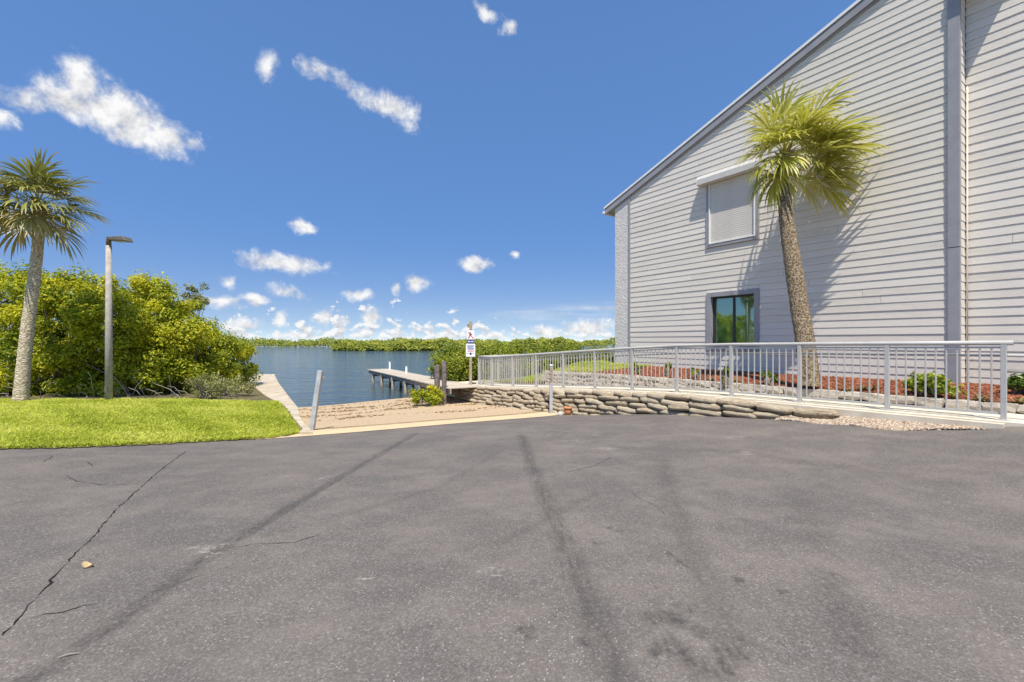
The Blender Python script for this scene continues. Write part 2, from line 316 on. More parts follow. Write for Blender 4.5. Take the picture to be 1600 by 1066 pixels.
def asphalt_material():
    m = bpy.data.materials.new('asphalt'); m.use_nodes = True; t = m.node_tree; n = t.nodes; b = n['Principled BSDF']
    b.inputs['Roughness'].default_value = .85; b.inputs['Specular IOR Level'].default_value = .14
    g = n.new('ShaderNodeTexCoord'); v = g.outputs['Object']
    def noise(s, d=5, r=.6):
        x = n.new('ShaderNodeTexNoise'); x.inputs['Scale'].default_value = s; x.inputs['Detail'].default_value = d; x.inputs['Roughness'].default_value = r; t.links.new(v, x.inputs['Vector']); return x.outputs[0]
    def mth(op, a, b_, c=None, cl=False):
        x = n.new('ShaderNodeMath'); x.operation = op; x.use_clamp = cl
        for i, q_ in enumerate((a, b_, c)):
            if q_ is None: continue
            if isinstance(q_, (int, float)): x.inputs[i].default_value = q_
            else: t.links.new(q_, x.inputs[i])
        return x.outputs[0]
    def mix(f, a, c):
        x = n.new('ShaderNodeMix'); x.data_type = 'RGBA'; t.links.new(f, x.inputs[0])
        for i, q_ in ((6, a), (7, c)):
            if isinstance(q_, tuple): x.inputs[i].default_value = (*q_, 1)
            else: t.links.new(q_, x.inputs[i])
        return x.outputs[2]
    large = noise(.42, 6, .62); mid = noise(9, 6, .7); fine = noise(150, 3, .7)
    col = mix(mth('MULTIPLY_ADD', large, 4.6, -1.8, True), (.15, .130, .117), (.26, .215, .170))
    col = mix(mth('MULTIPLY_ADD', mid, 2.0, -.75, True), col, (.18, .154, .131))
    col = mix(mth('MULTIPLY_ADD', fine, 3.2, -1.25, True), (.105, .092, .083), col)
    vo_ = n.new('ShaderNodeTexVoronoi'); vo_.inputs['Scale'].default_value = 62; t.links.new(v, vo_.inputs['Vector'])
    sel = n.new('ShaderNodeSeparateColor'); t.links.new(vo_.outputs['Color'], sel.inputs[0])
    wear = noise(.8, 4, .6)
    vg = n.new('ShaderNodeTexVoronoi'); vg.inputs['Scale'].default_value = 105; t.links.new(v, vg.inputs['Vector']); sg_ = n.new('ShaderNodeSeparateColor'); t.links.new(vg.outputs['Color'], sg_.inputs[0])
    col = mix(mth('MULTIPLY', mth('POWER', sg_.outputs[1], 2.0), .5), col, (.085, .075, .07))
    col = mix(mth('MULTIPLY', mth('POWER', sg_.outputs[2], 4.0), .42), col, (.33, .305, .285))
    fleck = mth('MULTIPLY', mth('LESS_THAN', vo_.outputs['Distance'], .27), mth('GREATER_THAN', mth('ADD', sel.outputs[0], mth('MULTIPLY', wear, .9)), 1.36))
    col = mix(mth('MULTIPLY', fleck, .55), col, (.5, .45, .40))
    col = mix(mth('MULTIPLY', mth('MULTIPLY_ADD', noise(1.7, 7, .68), 4.0, -1.75, True), .3), col, (.295, .25, .205))
    col = mix(mth('MULTIPLY', mth('MULTIPLY_ADD', noise(3.3, 7, .7), 4.2, -2.1, True), .2), col, (.085, .073, .065))
    at_ = n.new('ShaderNodeAttribute'); at_.attribute_name = 'stain'
    mps = n.new('ShaderNodeMapping'); mps.inputs['Scale'].default_value = (26, 3.2, 1); mps.inputs['Rotation'].default_value = (0, 0, R(-20)); t.links.new(v, mps.inputs[0])
    sn = n.new('ShaderNodeTexNoise'); sn.inputs['Scale'].default_value = 1; sn.inputs['Detail'].default_value = 5; t.links.new(mps.outputs[0], sn.inputs['Vector'])
    brk = mth('MULTIPLY', mth('MULTIPLY_ADD', noise(30, 5, .75), 3.0, -.8, True), mth('MULTIPLY_ADD', sn.outputs[0], 2.6, -.5, True))
    col = mix(mth('MULTIPLY', mth('MULTIPLY', at_.outputs['Fac'], brk), .95), col, (.06, .053, .05))
    ap = n.new('ShaderNodeAttribute'); ap.attribute_name = 'pale'
    col = mix(mth('MULTIPLY', ap.outputs['Fac'], mth('MULTIPLY_ADD', noise(38, 4, .7), 4.5, -2.0, True)), col, (.48, .43, .36))
    t.links.new(col, b.inputs['Base Color'])
    bp = n.new('ShaderNodeBump'); bp.inputs['Strength'].default_value = .55; bp.inputs['Distance'].default_value = .006
    t.links.new(mth('ADD', fine, mth('MULTIPLY', vo_.outputs['Distance'], -.6)), bp.inputs['Height']); t.links.new(bp.outputs[0], b.inputs['Normal'])
    return m
def grid(xs, ys):
    X, Y = np.meshgrid(xs, ys); nx, ny = len(xs), len(ys)
    i = np.arange(nx - 1)[None] + np.arange(ny - 1)[:, None] * nx; i = i.ravel()
    return X.ravel(), Y.ravel(), np.c_[i, i + 1, i + 1 + nx, i + nx]
xs = np.r_[np.arange(-22, -9, .5), np.arange(-9, -4, .05), np.arange(-4, 4, .022), np.arange(4, 9, .05), np.arange(9, 24, .5)]; ys = np.r_[np.arange(-14, 1, .5), np.arange(1, 4.2, .022), np.arange(4.2, 8, .05), np.arange(8, 13.6, .08)]
X, Y, Fq = grid(xs, ys); Z = H(X, Y)
dk = np.zeros(len(X)); pl = np.zeros(len(X)); near = (Y > 1) & (np.abs(X) < 9); dk[near], pl[near] = stain_fields(X[near], Y[near])
A0, A1 = np.array(apr[0][:2]), np.array(apr[1][:2]); nrm = np.array([-(A1 - A0)[1], (A1 - A0)[0]]); nrm /= np.linalg.norm(nrm)
side = (np.c_[X, Y] - A0) @ nrm
dlawn = np.interp(X, [p.x for p in LN], [p.y for p in LN])
railside = (X - 6.85) * RN.x + (Y - 6.34) * RN.y
okv = (side < .25) & ~((Y > dlawn + .35) & (X < -4.3)) & ~((railside > .3) & (Y > 6.2))
fm = okv[Fq].all(axis=1)
used = np.unique(Fq[fm]); rem = -np.ones(len(X), int); rem[used] = np.arange(len(used))
lot = link('parking_lot', arr_mesh('parking_lot', np.c_[X, Y, Z][used], rem[Fq[fm]], True, {'stain': dk[used], 'pale': pl[used]}), asphalt_material())
tag(lot, 'worn dark grey asphalt lot with cracks and tyre marks', 'asphalt', kind='structure')

M_crack = mat('crack', (.012, .011, .011), rough=1)
def crack(pts, w, seed):
    rs = np.random.default_rng(seed); h = [hit(H, *p) for p in pts]; line = []
    for a, b in zip(h[:-1], h[1:]):
        n = max(3, int((b - a).length / .05))
        for i in range(n): line.append(np.array(a.lerp(b, i / n)))
    line.append(np.array(h[-1])); line = np.array(line); wob = np.clip(rs.normal(0, 1, (len(line), 2)), -1.1, 1.1) * w * .5; line[:, :2] += wob
    V = []; Fc = []
    for i, p in enumerate(line):
        t = line[min(i + 1, len(line) - 1)] - line[max(i - 1, 0)]; s = np.array([-t[1], t[0]]); s /= np.linalg.norm(s) + 1e-9
        ww = w * max(.08, .15 + .9 * rs.random() - .25 * (rs.random() < .3)) * (0.15 if i in (0, len(line) - 1) else 1)
        for sg in (-1, 1):
            q_ = p[:2] + s * ww * sg * .5; V.append((q_[0], q_[1], float(H(np.array([q_[0]]), np.array([q_[1]]))[0]) + .003))
    for i in range(len(line) - 1): Fc.append((2 * i, 2 * i + 1, 2 * i + 3, 2 * i + 2))
    o = put('crack', arr_mesh('crack', V, Fc), M_crack, lot); return o
crack([(0, 997), (25, 972), (45, 947), (67, 925), (95, 890), (125, 860), (150, 835), (177, 802), (200, 780), (222, 760), (255, 732), (290, 706)], .015, 1)
crack([(30, 972), (70, 962), (100, 957), (130, 948), (165, 944)], .007, 2); crack([(345, 860), (400, 851), (460, 848), (500, 836)], .007, 3)
crack([(66, 723), (84, 713)], .012, 4); crack([(136, 722), (147, 730)], .012, 5); crack([(100, 742), (118, 752), (160, 758), (220, 757)], .008, 6)
crack([(230, 930), (300, 905), (380, 880)], .005, 7); crack([(860, 745), (930, 728), (955, 715), (1000, 712)], .008, 8); crack([(960, 760), (985, 769), (1000, 780), (1022, 790), (1040, 805)], .004, 9)

# concrete apron and the boat ramp below it
M_apron = mat('apron_concrete', (.56, .41, .235), (.66, .50, .30), 3.0, .9, .25, 60)
M_ramp = mat('ramp_concrete', (.40, .285, .165), (.53, .40, .255), 14, .92, .5, 45, stretch=(1, 1, 1), detail=9)
AC = (A1 - A0)
def strip(name, m, v0, v1, u0, u1, nu, nv, dz, fn=None):
    us = np.linspace(u0, u1, nu); vs_ = np.linspace(v0, v1, nv); U, V_, Fc = grid(us, vs_)
    P = A0 + U[:, None] * AC + V_[:, None] * nrm
    return link(name, arr_mesh(name, np.c_[P[:, 0], P[:, 1], H(P[:, 0], P[:, 1]) + dz], Fc, True), m)
tag(strip('ramp_apron', M_apron, -.02, 1.05, -.04, 1.02, 60, 8, .008), 'pale tan concrete apron between asphalt and boat ramp', 'apron', kind='structure')
tag(strip('joint_strip', mat('joint_brown', (.22, .15, .08), (.38, .28, .16), 6, 1), 1.0, 1.27, -.04, 1.02, 60, 3, .0105), 'dark brown line at the joint across the ramp top', 'joint', kind='structure')  # darker brown strip laid over the seam of apron and ramp
tag(strip('boat_ramp', M_ramp, 1.056, 22, -.15, 1.06, 60, 80, .004), 'sand strewn concrete boat ramp sloping into the water', 'boat ramp', kind='structure')

# lawn, soil and the grass on it
M_soil = mat('lawn_soil', (.10, .085, .04), (.16, .13, .06), 3, 1)
xs = np.arange(-24, -3.6, .12); ys = np.arange(5.0, 23.5, .12); X, Y, Fq = grid(xs, ys); Z = HL(X, Y)
ledge = np.array([[p.x, p.y] for p in LN]); rb = np.array([(-4.12, 9.05), (-4.55, 9.76), (-5.1, 10.5), (-6.5, 12.7), (-7.6, 14.0), (-10.6, 18.3), (-12.9, 22.6), (-15, 27)])
def in_lawn(x, y): return (y > np.interp(x, ledge[:, 0], ledge[:, 1])) & (x < np.interp(y, rb[:, 1], rb[:, 0])) & (x < -4.1)
ins = in_lawn(X, Y)
Z = np.maximum(Z, H(X, Y) + .012)
keep = in_lawn(X[Fq].mean(1), Y[Fq].mean(1))
used = np.unique(Fq[keep]); rem = -np.ones(len(X), int); rem[used] = np.arange(len(used))
tag(link('lawn', arr_mesh('lawn', np.c_[X, Y, Z][used], rem[Fq[keep]], True), M_soil), 'lawn ground beside the asphalt under palm and mangroves', 'lawn', kind='structure')
M_grass = leafmat('grass_blade', (.26, .31, .02), (.55, .60, .055), (.78, .74, .2), .4, .6)
def grass(name, x, y, z, hgt, label, tintshift=0.0):
    n = len(x); a = RNG.random(n) * 6.283; h = hgt * (.6 + .7 * RNG.random(n)); w = .006 + .005 * RNG.random(n)
    lean = RNG.normal(0, .85, (n, 2)) * h[:, None]; dx, dy = np.cos(a) * w, np.sin(a) * w
    b = np.c_[x, y, z]; V = np.empty((n, 5, 3))
    V[:, 0] = b + np.c_[dx, dy, 0 * dx]; V[:, 1] = b - np.c_[dx, dy, 0 * dx]
    mid = b + np.c_[lean * .4, h * .6]; V[:, 2] = mid - np.c_[dx, dy, 0 * dx] * .8; V[:, 3] = mid + np.c_[dx, dy, 0 * dx] * .8; V[:, 4] = b + np.c_[lean, h]
    i = np.arange(n)[:, None] * 5; F3 = np.concatenate([i + [0, 1, 2], i + [0, 2, 3], i + [3, 2, 4]])
    pat = .5 + .22 * np.sin(x * 1.7 + 1.3 * np.sin(y * 2.1)) * np.sin(y * 2.6 + x) + .1 * np.sin(x * 5.1) * np.sin(y * 6.3)
    tint = np.clip(pat + RNG.normal(0, .22, n) + tintshift, 0, 1)
    return tag(link(name, arr_mesh(name, V.reshape(-1, 3), F3, False, {'tint': np.repeat(tint, 5)}), M_grass), label, 'grass', kind='stuff')
n = 330000; x = RNG.uniform(-15, -4, n); y = RNG.uniform(5.3, 13, n)
back = np.interp(x, [-20, -10, -7, -6.3], [11.3, 11.1, 12.1, 12.8]) + .12 * np.sin(x * 5)
wob = .03 * np.sin(x * 9) + .03 * np.sin(x * 23) + .03 * np.sin(x * 57 + 2) + RNG.normal(0, .03, n) - .03
k = in_lawn(x, y - wob) & in_lawn(x + .05, y) & (y < back); x, y = x[k], y[k]
grass('grass', x, y, np.maximum(HL(x, y), H(x, y) + .012), .058, 'bright green mown grass of the lawn beside the asphalt')

# seawall cap on the left of the boat ramp
M_sea = mat('seawall_concrete', (.38, .31, .22), (.56, .48, .36), 4, .9, .35, 40)
rt = [(-3.95, 9.02), (-4.03, 9.15), (-4.72, 10.2), (-5.5, 11.7), (-6.68, 13.65), (-9.4, 18.3), (-11.77, 22.56)]; lf = [(-4.2, 8.98), (-4.25, 9.25), (-5.0, 10.4), (-5.95, 11.9), (-7.6, 14.0), (-10.6, 18.3), (-12.95, 22.56)]
mb = MB(); 
for i, (a, b) in enumerate(zip(rt, lf)):
    z = float(np.interp(a[1], [9, 10.2, 11.7, 13.65, 18, 23], [-.435, -.395, -.35, -.315, -.295, -.29]))
    mb.v += [(*a, z), (*b, z + .005), (*b, -2.2), (*a, -2.2)]
for i in range(len(rt) - 1):
    o = i * 4; p = o + 4
    for j in range(4): mb.f.append((o + j, o + (j + 1) % 4, p + (j + 1) % 4, p + j))
mb.f += [(3, 2, 1, 0), tuple(len(mb.v) - 4 + j for j in range(4))]
tag(mb.put('seawall', M_sea, bevel=.012), 'pale concrete seawall cap between lawn and boat ramp', 'seawall', kind='structure')

# water
def water_material():
    m = bpy.data.materials.new('sea_water'); m.use_nodes = True; t = m.node_tree; n = t.nodes; b = n['Principled BSDF']
    b.inputs['Roughness'].default_value = .09; b.inputs['IOR'].default_value = 1.33
    g = n.new('ShaderNodeTexCoord'); mp = n.new('ShaderNodeMapping'); mp.inputs['Scale'].default_value = (.55, 1.25, 1); mp.inputs['Rotation'].default_value = (0, 0, R(12)); t.links.new(g.outputs['Object'], mp.inputs[0])
    hs = None
    for s, w in ((.45, 1.1), (1.6, .55), (5.5, .2)):
        x = n.new('ShaderNodeTexNoise'); x.inputs['Scale'].default_value = s; x.inputs['Detail'].default_value = 4; t.links.new(mp.outputs[0], x.inputs['Vector'])
        k_ = n.new('ShaderNodeMath'); k_.operation = 'MULTIPLY_ADD'; t.links.new(x.outputs[0], k_.inputs[0]); k_.inputs[1].default_value = w
        if hs: t.links.new(hs, k_.inputs[2])
        else: k_.inputs[2].default_value = 0
        hs = k_.outputs[0]
    bp = n.new('ShaderNodeBump'); bp.inputs['Strength'].default_value = 1; bp.inputs['Distance'].default_value = .17; t.links.new(hs, bp.inputs['Height']); t.links.new(bp.outputs[0], b.inputs['Normal'])
    pn = n.new('ShaderNodeTexNoise'); pn.inputs['Scale'].default_value = .05; t.links.new(g.outputs['Object'], pn.inputs['Vector'])
    rp = n.new('ShaderNodeValToRGB'); rp.color_ramp.elements[0].position = .35; rp.color_ramp.elements[0].color = (.030, .060, .088, 1); rp.color_ramp.elements[1].position = .65; rp.color_ramp.elements[1].color = (.045, .078, .10, 1)
    t.links.new(pn.outputs[0], rp.inputs[0]); t.links.new(rp.outputs[0], b.inputs['Base Color'])
    return m
WZ = -1.1
tag(link('water', arr_mesh('water', [(-1500, 9, WZ), (1500, 9, WZ), (1500, 2600, WZ), (-1500, 2600, WZ)], [(0, 1, 2, 3)]), water_material()), 'rippled blue grey bay water reaching the far mangroves', 'water', kind='structure')
tag(link('ground', arr_mesh('ground', [(-300, -300, -.6), (300, -300, -.6), (300, 8.0, -.6), (-300, 8.0, -.6)], [(0, 1, 2, 3)]), mat('ground_soil', (.12, .11, .06), (.2, .18, .1), .4, 1)), 'flat sandy ground around the lot', 'ground', kind='structure')

# bank between the access ramp, the house and the bay
def BK(x, y):
    s = (x - 6.85) * RU.x + (y - 6.34) * RU.y; w = (x - 6.85) * RN.x + (y - 6.34) * RN.y; kk = s / RD.length
    f = np.interp(kk, [-4, 0, 6, 8.2, 8.7, 10, 12, 16], [.37, .37, .35, .26, -.12, -.28, -.42, -.7]); b = np.interp(kk, [-4, 0, 8.8, 10.3, 11, 14, 18], [.49, .49, .49, .0, -.4, -.5, -.9])
    return f + (b - f) * np.clip((w - 1.1) / 1.9, 0, 1)
ss = np.arange(-6, 22, .2); ws = np.r_[1.03, np.arange(1.15, 4.5, .1), np.arange(4.5, 16, .5)]
Sg, Wg, Fq = grid(ss, ws); X = 6.85 + RU.x * Sg + RN.x * Wg; Y = 6.34 + RU.y * Sg + RN.y * Wg
tag(link('bank', arr_mesh('bank', np.c_[X, Y, np.where(Wg < 1.1, -.9, BK(X, Y))], Fq, True), mat('bank_soil', (.10, .06, .03), (.16, .09, .045), 3, 1)), 'grassy bank beside the house above the bay', 'bank', kind='structure')
n = 80000; s_ = RNG.uniform(7.2, 16, n); w_ = RNG.uniform(1.2, 7, n); X = 6.85 + RU.x * s_ + RN.x * w_; Y = 6.34 + RU.y * s_ + RN.y * w_
tt = (X - 8.72) * D.x + (Y - 9.02) * D.y; oo = (X - 8.72) * NO.x + (Y - 9.02) * NO.y
k = (oo > .1) & (w_ > 1.2) & ((s_ > 9.5 - .4 * w_) | (tt > 9.2)) | (tt > 9.2); X, Y = X[k], Y[k]
grass('grass', X, Y, BK(X, Y), .09, 'green grass growing on the bank behind the white ramp railing', -.1)

# access ramp (concrete walk) in front of the house
M_walk = mat('walk_concrete', (.56, .49, .37), (.68, .61, .48), 3, .9, .2, 70)
mb = MB(); ksr = [-2.2, -1, -.02, 1, 2, 3, 4, 5, 6, 7, 8, 9, 10, 10.95]
for kk in ksr:
    z = ramp_z(kk); front = -.1 if kk > -.5 else .0
    for p in (RP(kk, front, z), RP(kk, 1.0, z + .002), RP(kk, 1.0, -1.3), RP(kk, front, -1.3)): mb.v.append(tuple(p))
for i in range(len(ksr) - 1):
    o = i * 4; p = o + 4
    for j in range(4): mb.f.append((o + j, o + (j + 1) % 4, p + (j + 1) % 4, p + j))
mb.f += [(3, 2, 1, 0), tuple(len(mb.v) - 4 + j for j in range(4))]
tag(mb.put('access_walkway', M_walk, bevel=.01), 'cream concrete walkway ramp behind the railing', 'walkway', kind='structure')
# low kerb of the walk under the railing
kb = MB()
for i, kk in enumerate(ksr[2:]):
    z = ramp_z(kk)
    for p in (RP(kk, -.22, z - .03), RP(kk, -.102, z - .03), RP(kk, -.102, -1.2), RP(kk, -.22, -1.2)): kb.v.append(tuple(p))
for i in range(len(ksr) - 3):
    o = i * 4; p = o + 4
    for j in range(4): kb.f.append((o + j, o + (j + 1) % 4, p + (j + 1) % 4, p + j))
kb.f += [(3, 2, 1, 0), tuple(len(kb.v) - 4 + j for j in range(4))]
tag(kb.put('walkway_kerb', M_walk), 'cream concrete footing ledge along the walkway edge', 'kerb', kind='structure')
# platform at the dock end of the walk
pz = -.36
pf = [RP(10.95, -.1, pz), RP(10.95, 1.0, pz), RP(10.95, 3.4, pz + .03), RP(12.1, 3.4, pz), RP(12.1, -.1, pz)]
mb = MB().add(pf + [Vector((p.x, p.y, -1.6)) for p in pf], [(0, 1, 2, 3, 4), (9, 8, 7, 6, 5)] + [(i, (i + 1) % 5, 5 + (i + 1) % 5, 5 + i) for i in range(5)])
tag(mb.put('landing', M_walk), 'concrete landing where the walkway meets the dock', 'landing', kind='structure')

# ------------------------------------------------------------------ the house
M_side = mat('siding_paint', (.60, .55, .47), (.72, .665, .572), 1.6, .62, .35, 30, c3=(.72, .665, .578), stretch=(1, 1, 9), spec=.25)
M_trim = mat('trim_paint', (.27, .265, .275), (.32, .315, .325), 3, .55, .08, 40)
M_white = mat('white_paint', (.72, .71, .68), (.8, .79, .76), 4, .5)
M_stucco = mat('stucco', (.58, .545, .505), (.68, .64, .595), 5, .9, .7, 16, bdist=.03)
M_roof = mat('roof_shingle', (.10, .10, .105), (.16, .155, .15), 6, .95, .4, 40)
M_dark = mat('dark_backing', (.05, .05, .055), rough=.9)
M_bronze = mat('bronze_frame', (.035, .03, .028), rough=.4, spec=.5)
PC = Vector((8.72, 9.02, 0))
def HW(t, z, o=0): return PC + D * t + NO * o + Vector((0, 0, z))
house = empty('house', HW(4, .4, -3), 'pale grey two storey house clad in horizontal lap boards', 'house')
RK0, RK1, RSL = 8.22, 6.43, .352
def rake(t): return RK1 + RSL * (RK0 - t)
def tmax(z): return min(RK0, RK0 - (z - RK1) / RSL)
EXP = .171
def board(t0a, t0b, t1a, t1b, z0, z1, ob, oshift=0):
    """one lap board; t0/t1 right and left end at the bottom (a) and top (b) edge"""
    mb = MB(); f0, f1 = .015 + oshift, .003 + oshift
    pts = [(t0a, z0, f0), (t1a, z0, f0), (t1b, z1, f1), (t0b, z1, f1)]
    fr = [HW(t, z, ob + o) for t, z, o in pts]; bk = [HW(t, z, ob - .03) for t, z, o in pts]
    mb.add(fr + bk, [(0, 1, 2, 3), (7, 6, 5, 4), (0, 4, 5, 1), (1, 5, 6, 2), (2, 6, 7, 3), (3, 7, 4, 0)])
    return mb.put('siding_board', M_side, house)
WIN_L = (3.77, 5.30, 1.07, 2.76); WIN_U = (3.77, 5.30, 4.08, 6.05)
rb_ = random.Random(5); z = .47
while z < 9.45:
    z1 = z + EXP - .003; t1a, t1b = tmax(z), tmax(z1)
    if t1b < .15: break
    spans = [[.06, .06, t1a, t1b]]
    for (a, b, c, d) in (WIN_L, WIN_U):
        if z1 > c + .02 and z < d - .02:
            spans = [[.06, .06, a - .0, a - .0], [b, b, t1a, t1b]]
            if z < d < z1: board(a + .002, a + .002, b - .002, b - .002, d + .001, z1, 0)
            if z < c < z1: board(a + .002, a + .002, b - .002, b - .002, z, c - .001, 0)
    out = []
    for s in spans:
        L = min(s[2], s[3]) - s[0]
        if L > 2.6 and rb_.random() < .5:
            j = s[0] + .7 + rb_.random() * (L - 1.4); out += [[s[0], s[1], j - .0028, j - .0028], [j + .0028, j + .0028, s[2], s[3]]]
        else: out.append(s)
    for s in out: board(*s, z, z1, 0, rb_.uniform(-.002, .002))
    z += EXP
# recessed wall on the right and the short return between
REC = -.33; z = .47
while z < 8.2:
    L = [[-3.6, -3.6, -.135, -.135]]
    if rb_.random() < .35: j = -rb_.uniform(.6, 2.2); L = [[-3.6, -3.6, j - .0028, j - .0028], [j + .0028, j + .0028, -.135, -.135]]
    for s in L: board(*s, z, z + EXP - .003, REC, rb_.uniform(-.002, .002))
    a = HW(-.135, z, -.02); mb = MB(); e = D * -1
    mb.add([HW(-.12, z, -.02) + e * .016, HW(-.12, z, REC + .03) + e * .016, HW(-.12, z + EXP - .003, REC + .03) + e * .007, HW(-.12, z + EXP - .003, -.02) + e * .007,
            HW(-.10, z, -.02), HW(-.10, z, REC + .03), HW(-.10, z + EXP - .003, REC + .03), HW(-.10, z + EXP - .003, -.02)],
           [(0, 1, 2, 3), (7, 6, 5, 4), (0, 4, 5, 1), (1, 5, 6, 2), (2, 6, 7, 3), (3, 7, 4, 0)])
    mb.put('return_board', M_side, house); z += EXP
def hbox(name, m, t0, t1, z0, z1, o0, o1, parent=house, bevel=.003): 
    return MB().box(HW(t0, z0, o0), D * (t1 - t0), NO * (o1 - o0), Vector((0, 0, z1 - z0))).put(name, m, parent, bevel=bevel)
# backing behind the boards
prof = [(-.1, .2), (8.3, .2), (8.3, rake(8.3)), (-.1, rake(-.1))]
MB().add([HW(t, z, -.34) for t, z in prof] + [HW(t, z, -8) for t, z in prof], [(3, 2, 1, 0), (4, 5, 6, 7)] + [(i, (i + 1) % 4, 4 + (i + 1) % 4, 4 + i) for i in range(4)]).put('wall_core', M_dark, house)
hbox('wall_core', M_dark, -3.6, -.115, .2, 9.2, -8, REC - .04, bevel=0)
hbox('foundation', M_stucco, .0, 8.2, .1, .468, -.3, -.01); hbox('foundation', M_stucco, -3.6, -.14, .1, .468, -.6, REC - .01)
# stucco pier and corner boards
pier = [(8.27, .2), (8.93, .2), (8.93, rake(8.93) - .02), (8.27, rake(8.27) - .02)]
MB().add([HW(t, z, .012) for t, z in pier] + [HW(t, z, -8) for t, z in pier], [(3, 2, 1, 0), (4, 5, 6, 7)] + [(i, (i + 1) % 4, 4 + (i + 1) % 4, 4 + i) for i in range(4)]).put('stucco_pier', M_stucco, house, bevel=.015)
hbox('corner_board', M_trim, 8.2, 8.268, .4, 6.4, -.05, .05)
cj = 1.35 + (533 - 388) / F * 9.05
hbox('corner_board', M_trim, -.125, .055, .45, cj - .006, -.04, .05); hbox('corner_board', M_trim, -.125, .055, cj + .006, 9.1, -.04, .055)
MB().tube([HW(-.165, .46, REC + .055), HW(-.165, 6.4, REC + .055)], .014, 8).put('conduit', M_side, house, True)
# roof: slab, rake boards, frieze, drip edge
def rslab(name, m, t0, t1, dz0, dz1, o0, o1):
    p = [(t0, rake(t0) + dz0), (t1, rake(t1) + dz0), (t1, rake(t1) + dz1), (t0, rake(t0) + dz1)]
    return MB().add([HW(t, z, o0) for t, z in p] + [HW(t, z, o1) for t, z in p], [(3, 2, 1, 0), (4, 5, 6, 7)] + [(i, (i + 1) % 4, 4 + (i + 1) % 4, 4 + i) for i in range(4)]).put(name, m, house)
rslab('roof', M_roof, -.1, 9.36, .15, .24, -8.2, .085)
rslab('soffit', mat('soffit_paint', (.55, .51, .42), (.6, .56, .47), 4, .7), -.1, 9.34, .08, .146, -8.1, .052)
rslab('rake_board', M_trim, -.1, 9.35, -.04, .17, .055, .085)
rslab('drip_edge', M_white, -.1, 9.38, .172, .245, .087, .105)
rslab('frieze_board', M_trim, .05, 8.93, -.09, .078, .02, .045)
hbox('fascia', M_white, 9.342, 9.37, rake(9.35) - .02, rake(9.35) + .15, -8.1, .085)
g = MB(); gz = rake(9.37) + .1
g.box(HW(9.372, gz - .1, -8), D * .11, NO * 8.09, Vector((0, 0, .11))).put('gutter', M_white, house, bevel=.02)
# small soffit return over the recess
hbox('eave_return', MATS['soffit_paint'], -.84, -.13, 8.25, 8.6, REC - .02, .2)

# windows
def glass_material():
    m = bpy.data.materials.new('window_glass'); m.use_nodes = True; t = m.node_tree; n = t.nodes; n.clear()
    tr = n.new('ShaderNodeBsdfTransparent'); tr.inputs[0].default_value = (.66, .84, .72, 1); gl = n.new('ShaderNodeBsdfGlossy'); gl.inputs['Roughness'].default_value = .02; gl.inputs['Color'].default_value = (.82, .95, .9, 1)
    nz = n.new('ShaderNodeTexNoise'); nz.inputs['Scale'].default_value = 1.2; bp = n.new('ShaderNodeBump'); bp.inputs['Strength'].default_value = .03; t.links.new(nz.outputs[0], bp.inputs['Height']); t.links.new(bp.outputs[0], gl.inputs['Normal'])
    mx = n.new('ShaderNodeMixShader'); mx.inputs[0].default_value = .25; t.links.new(tr.outputs[0], mx.inputs[1]); t.links.new(gl.outputs[0], mx.inputs[2])
    o = n.new('ShaderNodeOutputMaterial'); t.links.new(mx.outputs[0], o.inputs[0]); return m
M_glass = glass_material(); M_blind = mat('blind_slat', (.62, .68, .58), (.68, .72, .62), 3, .7)
a, b, c, d = WIN_L; g = .0
win = bpy.data.objects.new('window', None); COL.objects.link(win); win.parent = house; win.location = HW(4.53, 1.07) - wloc(house)
def frame(t0, t1, z0, z1, w, o0, o1, m, par, nm):
    hbox(nm, m, t0, t0 + w, z0, z1, o0, o1, par); hbox(nm, m, t1 - w, t1, z0, z1, o0, o1, par)
    hbox(nm, m, t0 + w, t1 - w, z1 - w, z1, o0, o1 - .002, par); hbox(nm, m, t0 + w, t1 - w, z0, z0 + w, o0, o1 - .002, par)
frame(a + .002, b - .002, c, d, .13, -.14, .05, M_trim, win, 'surround')
frame(a + .134, b - .134, c + .134, d - .134, .045, -.15, -.08, M_bronze, win, 'sash_frame')
mid = (a + b) / 2
hbox('meeting_stile', M_bronze, mid - .03, mid + .03, c + .18, d - .18, -.148, -.085, win)
for t0, t1, o in ((a + .18, mid - .03, -.11), (mid + .03, b - .18, -.125)): hbox('pane', M_glass, t0, t1, c + .18, d - .18, o - .004, o, win, 0)
mb = MB(); z = c + .2
while z < d - .2:
    mb.box(HW(a + .16, z, -.185), D * (b - a - .32), NO * .022 + Vector((0, 0, .016)), Vector((0, 0, .002))); z += .027
bl = mb.put('blind', M_blind, win); bl['kind'] = 'stuff'
hbox('window_back', M_blind, a + .02, b - .02, c + .02, d - .02, -.335, -.3, win, 0)
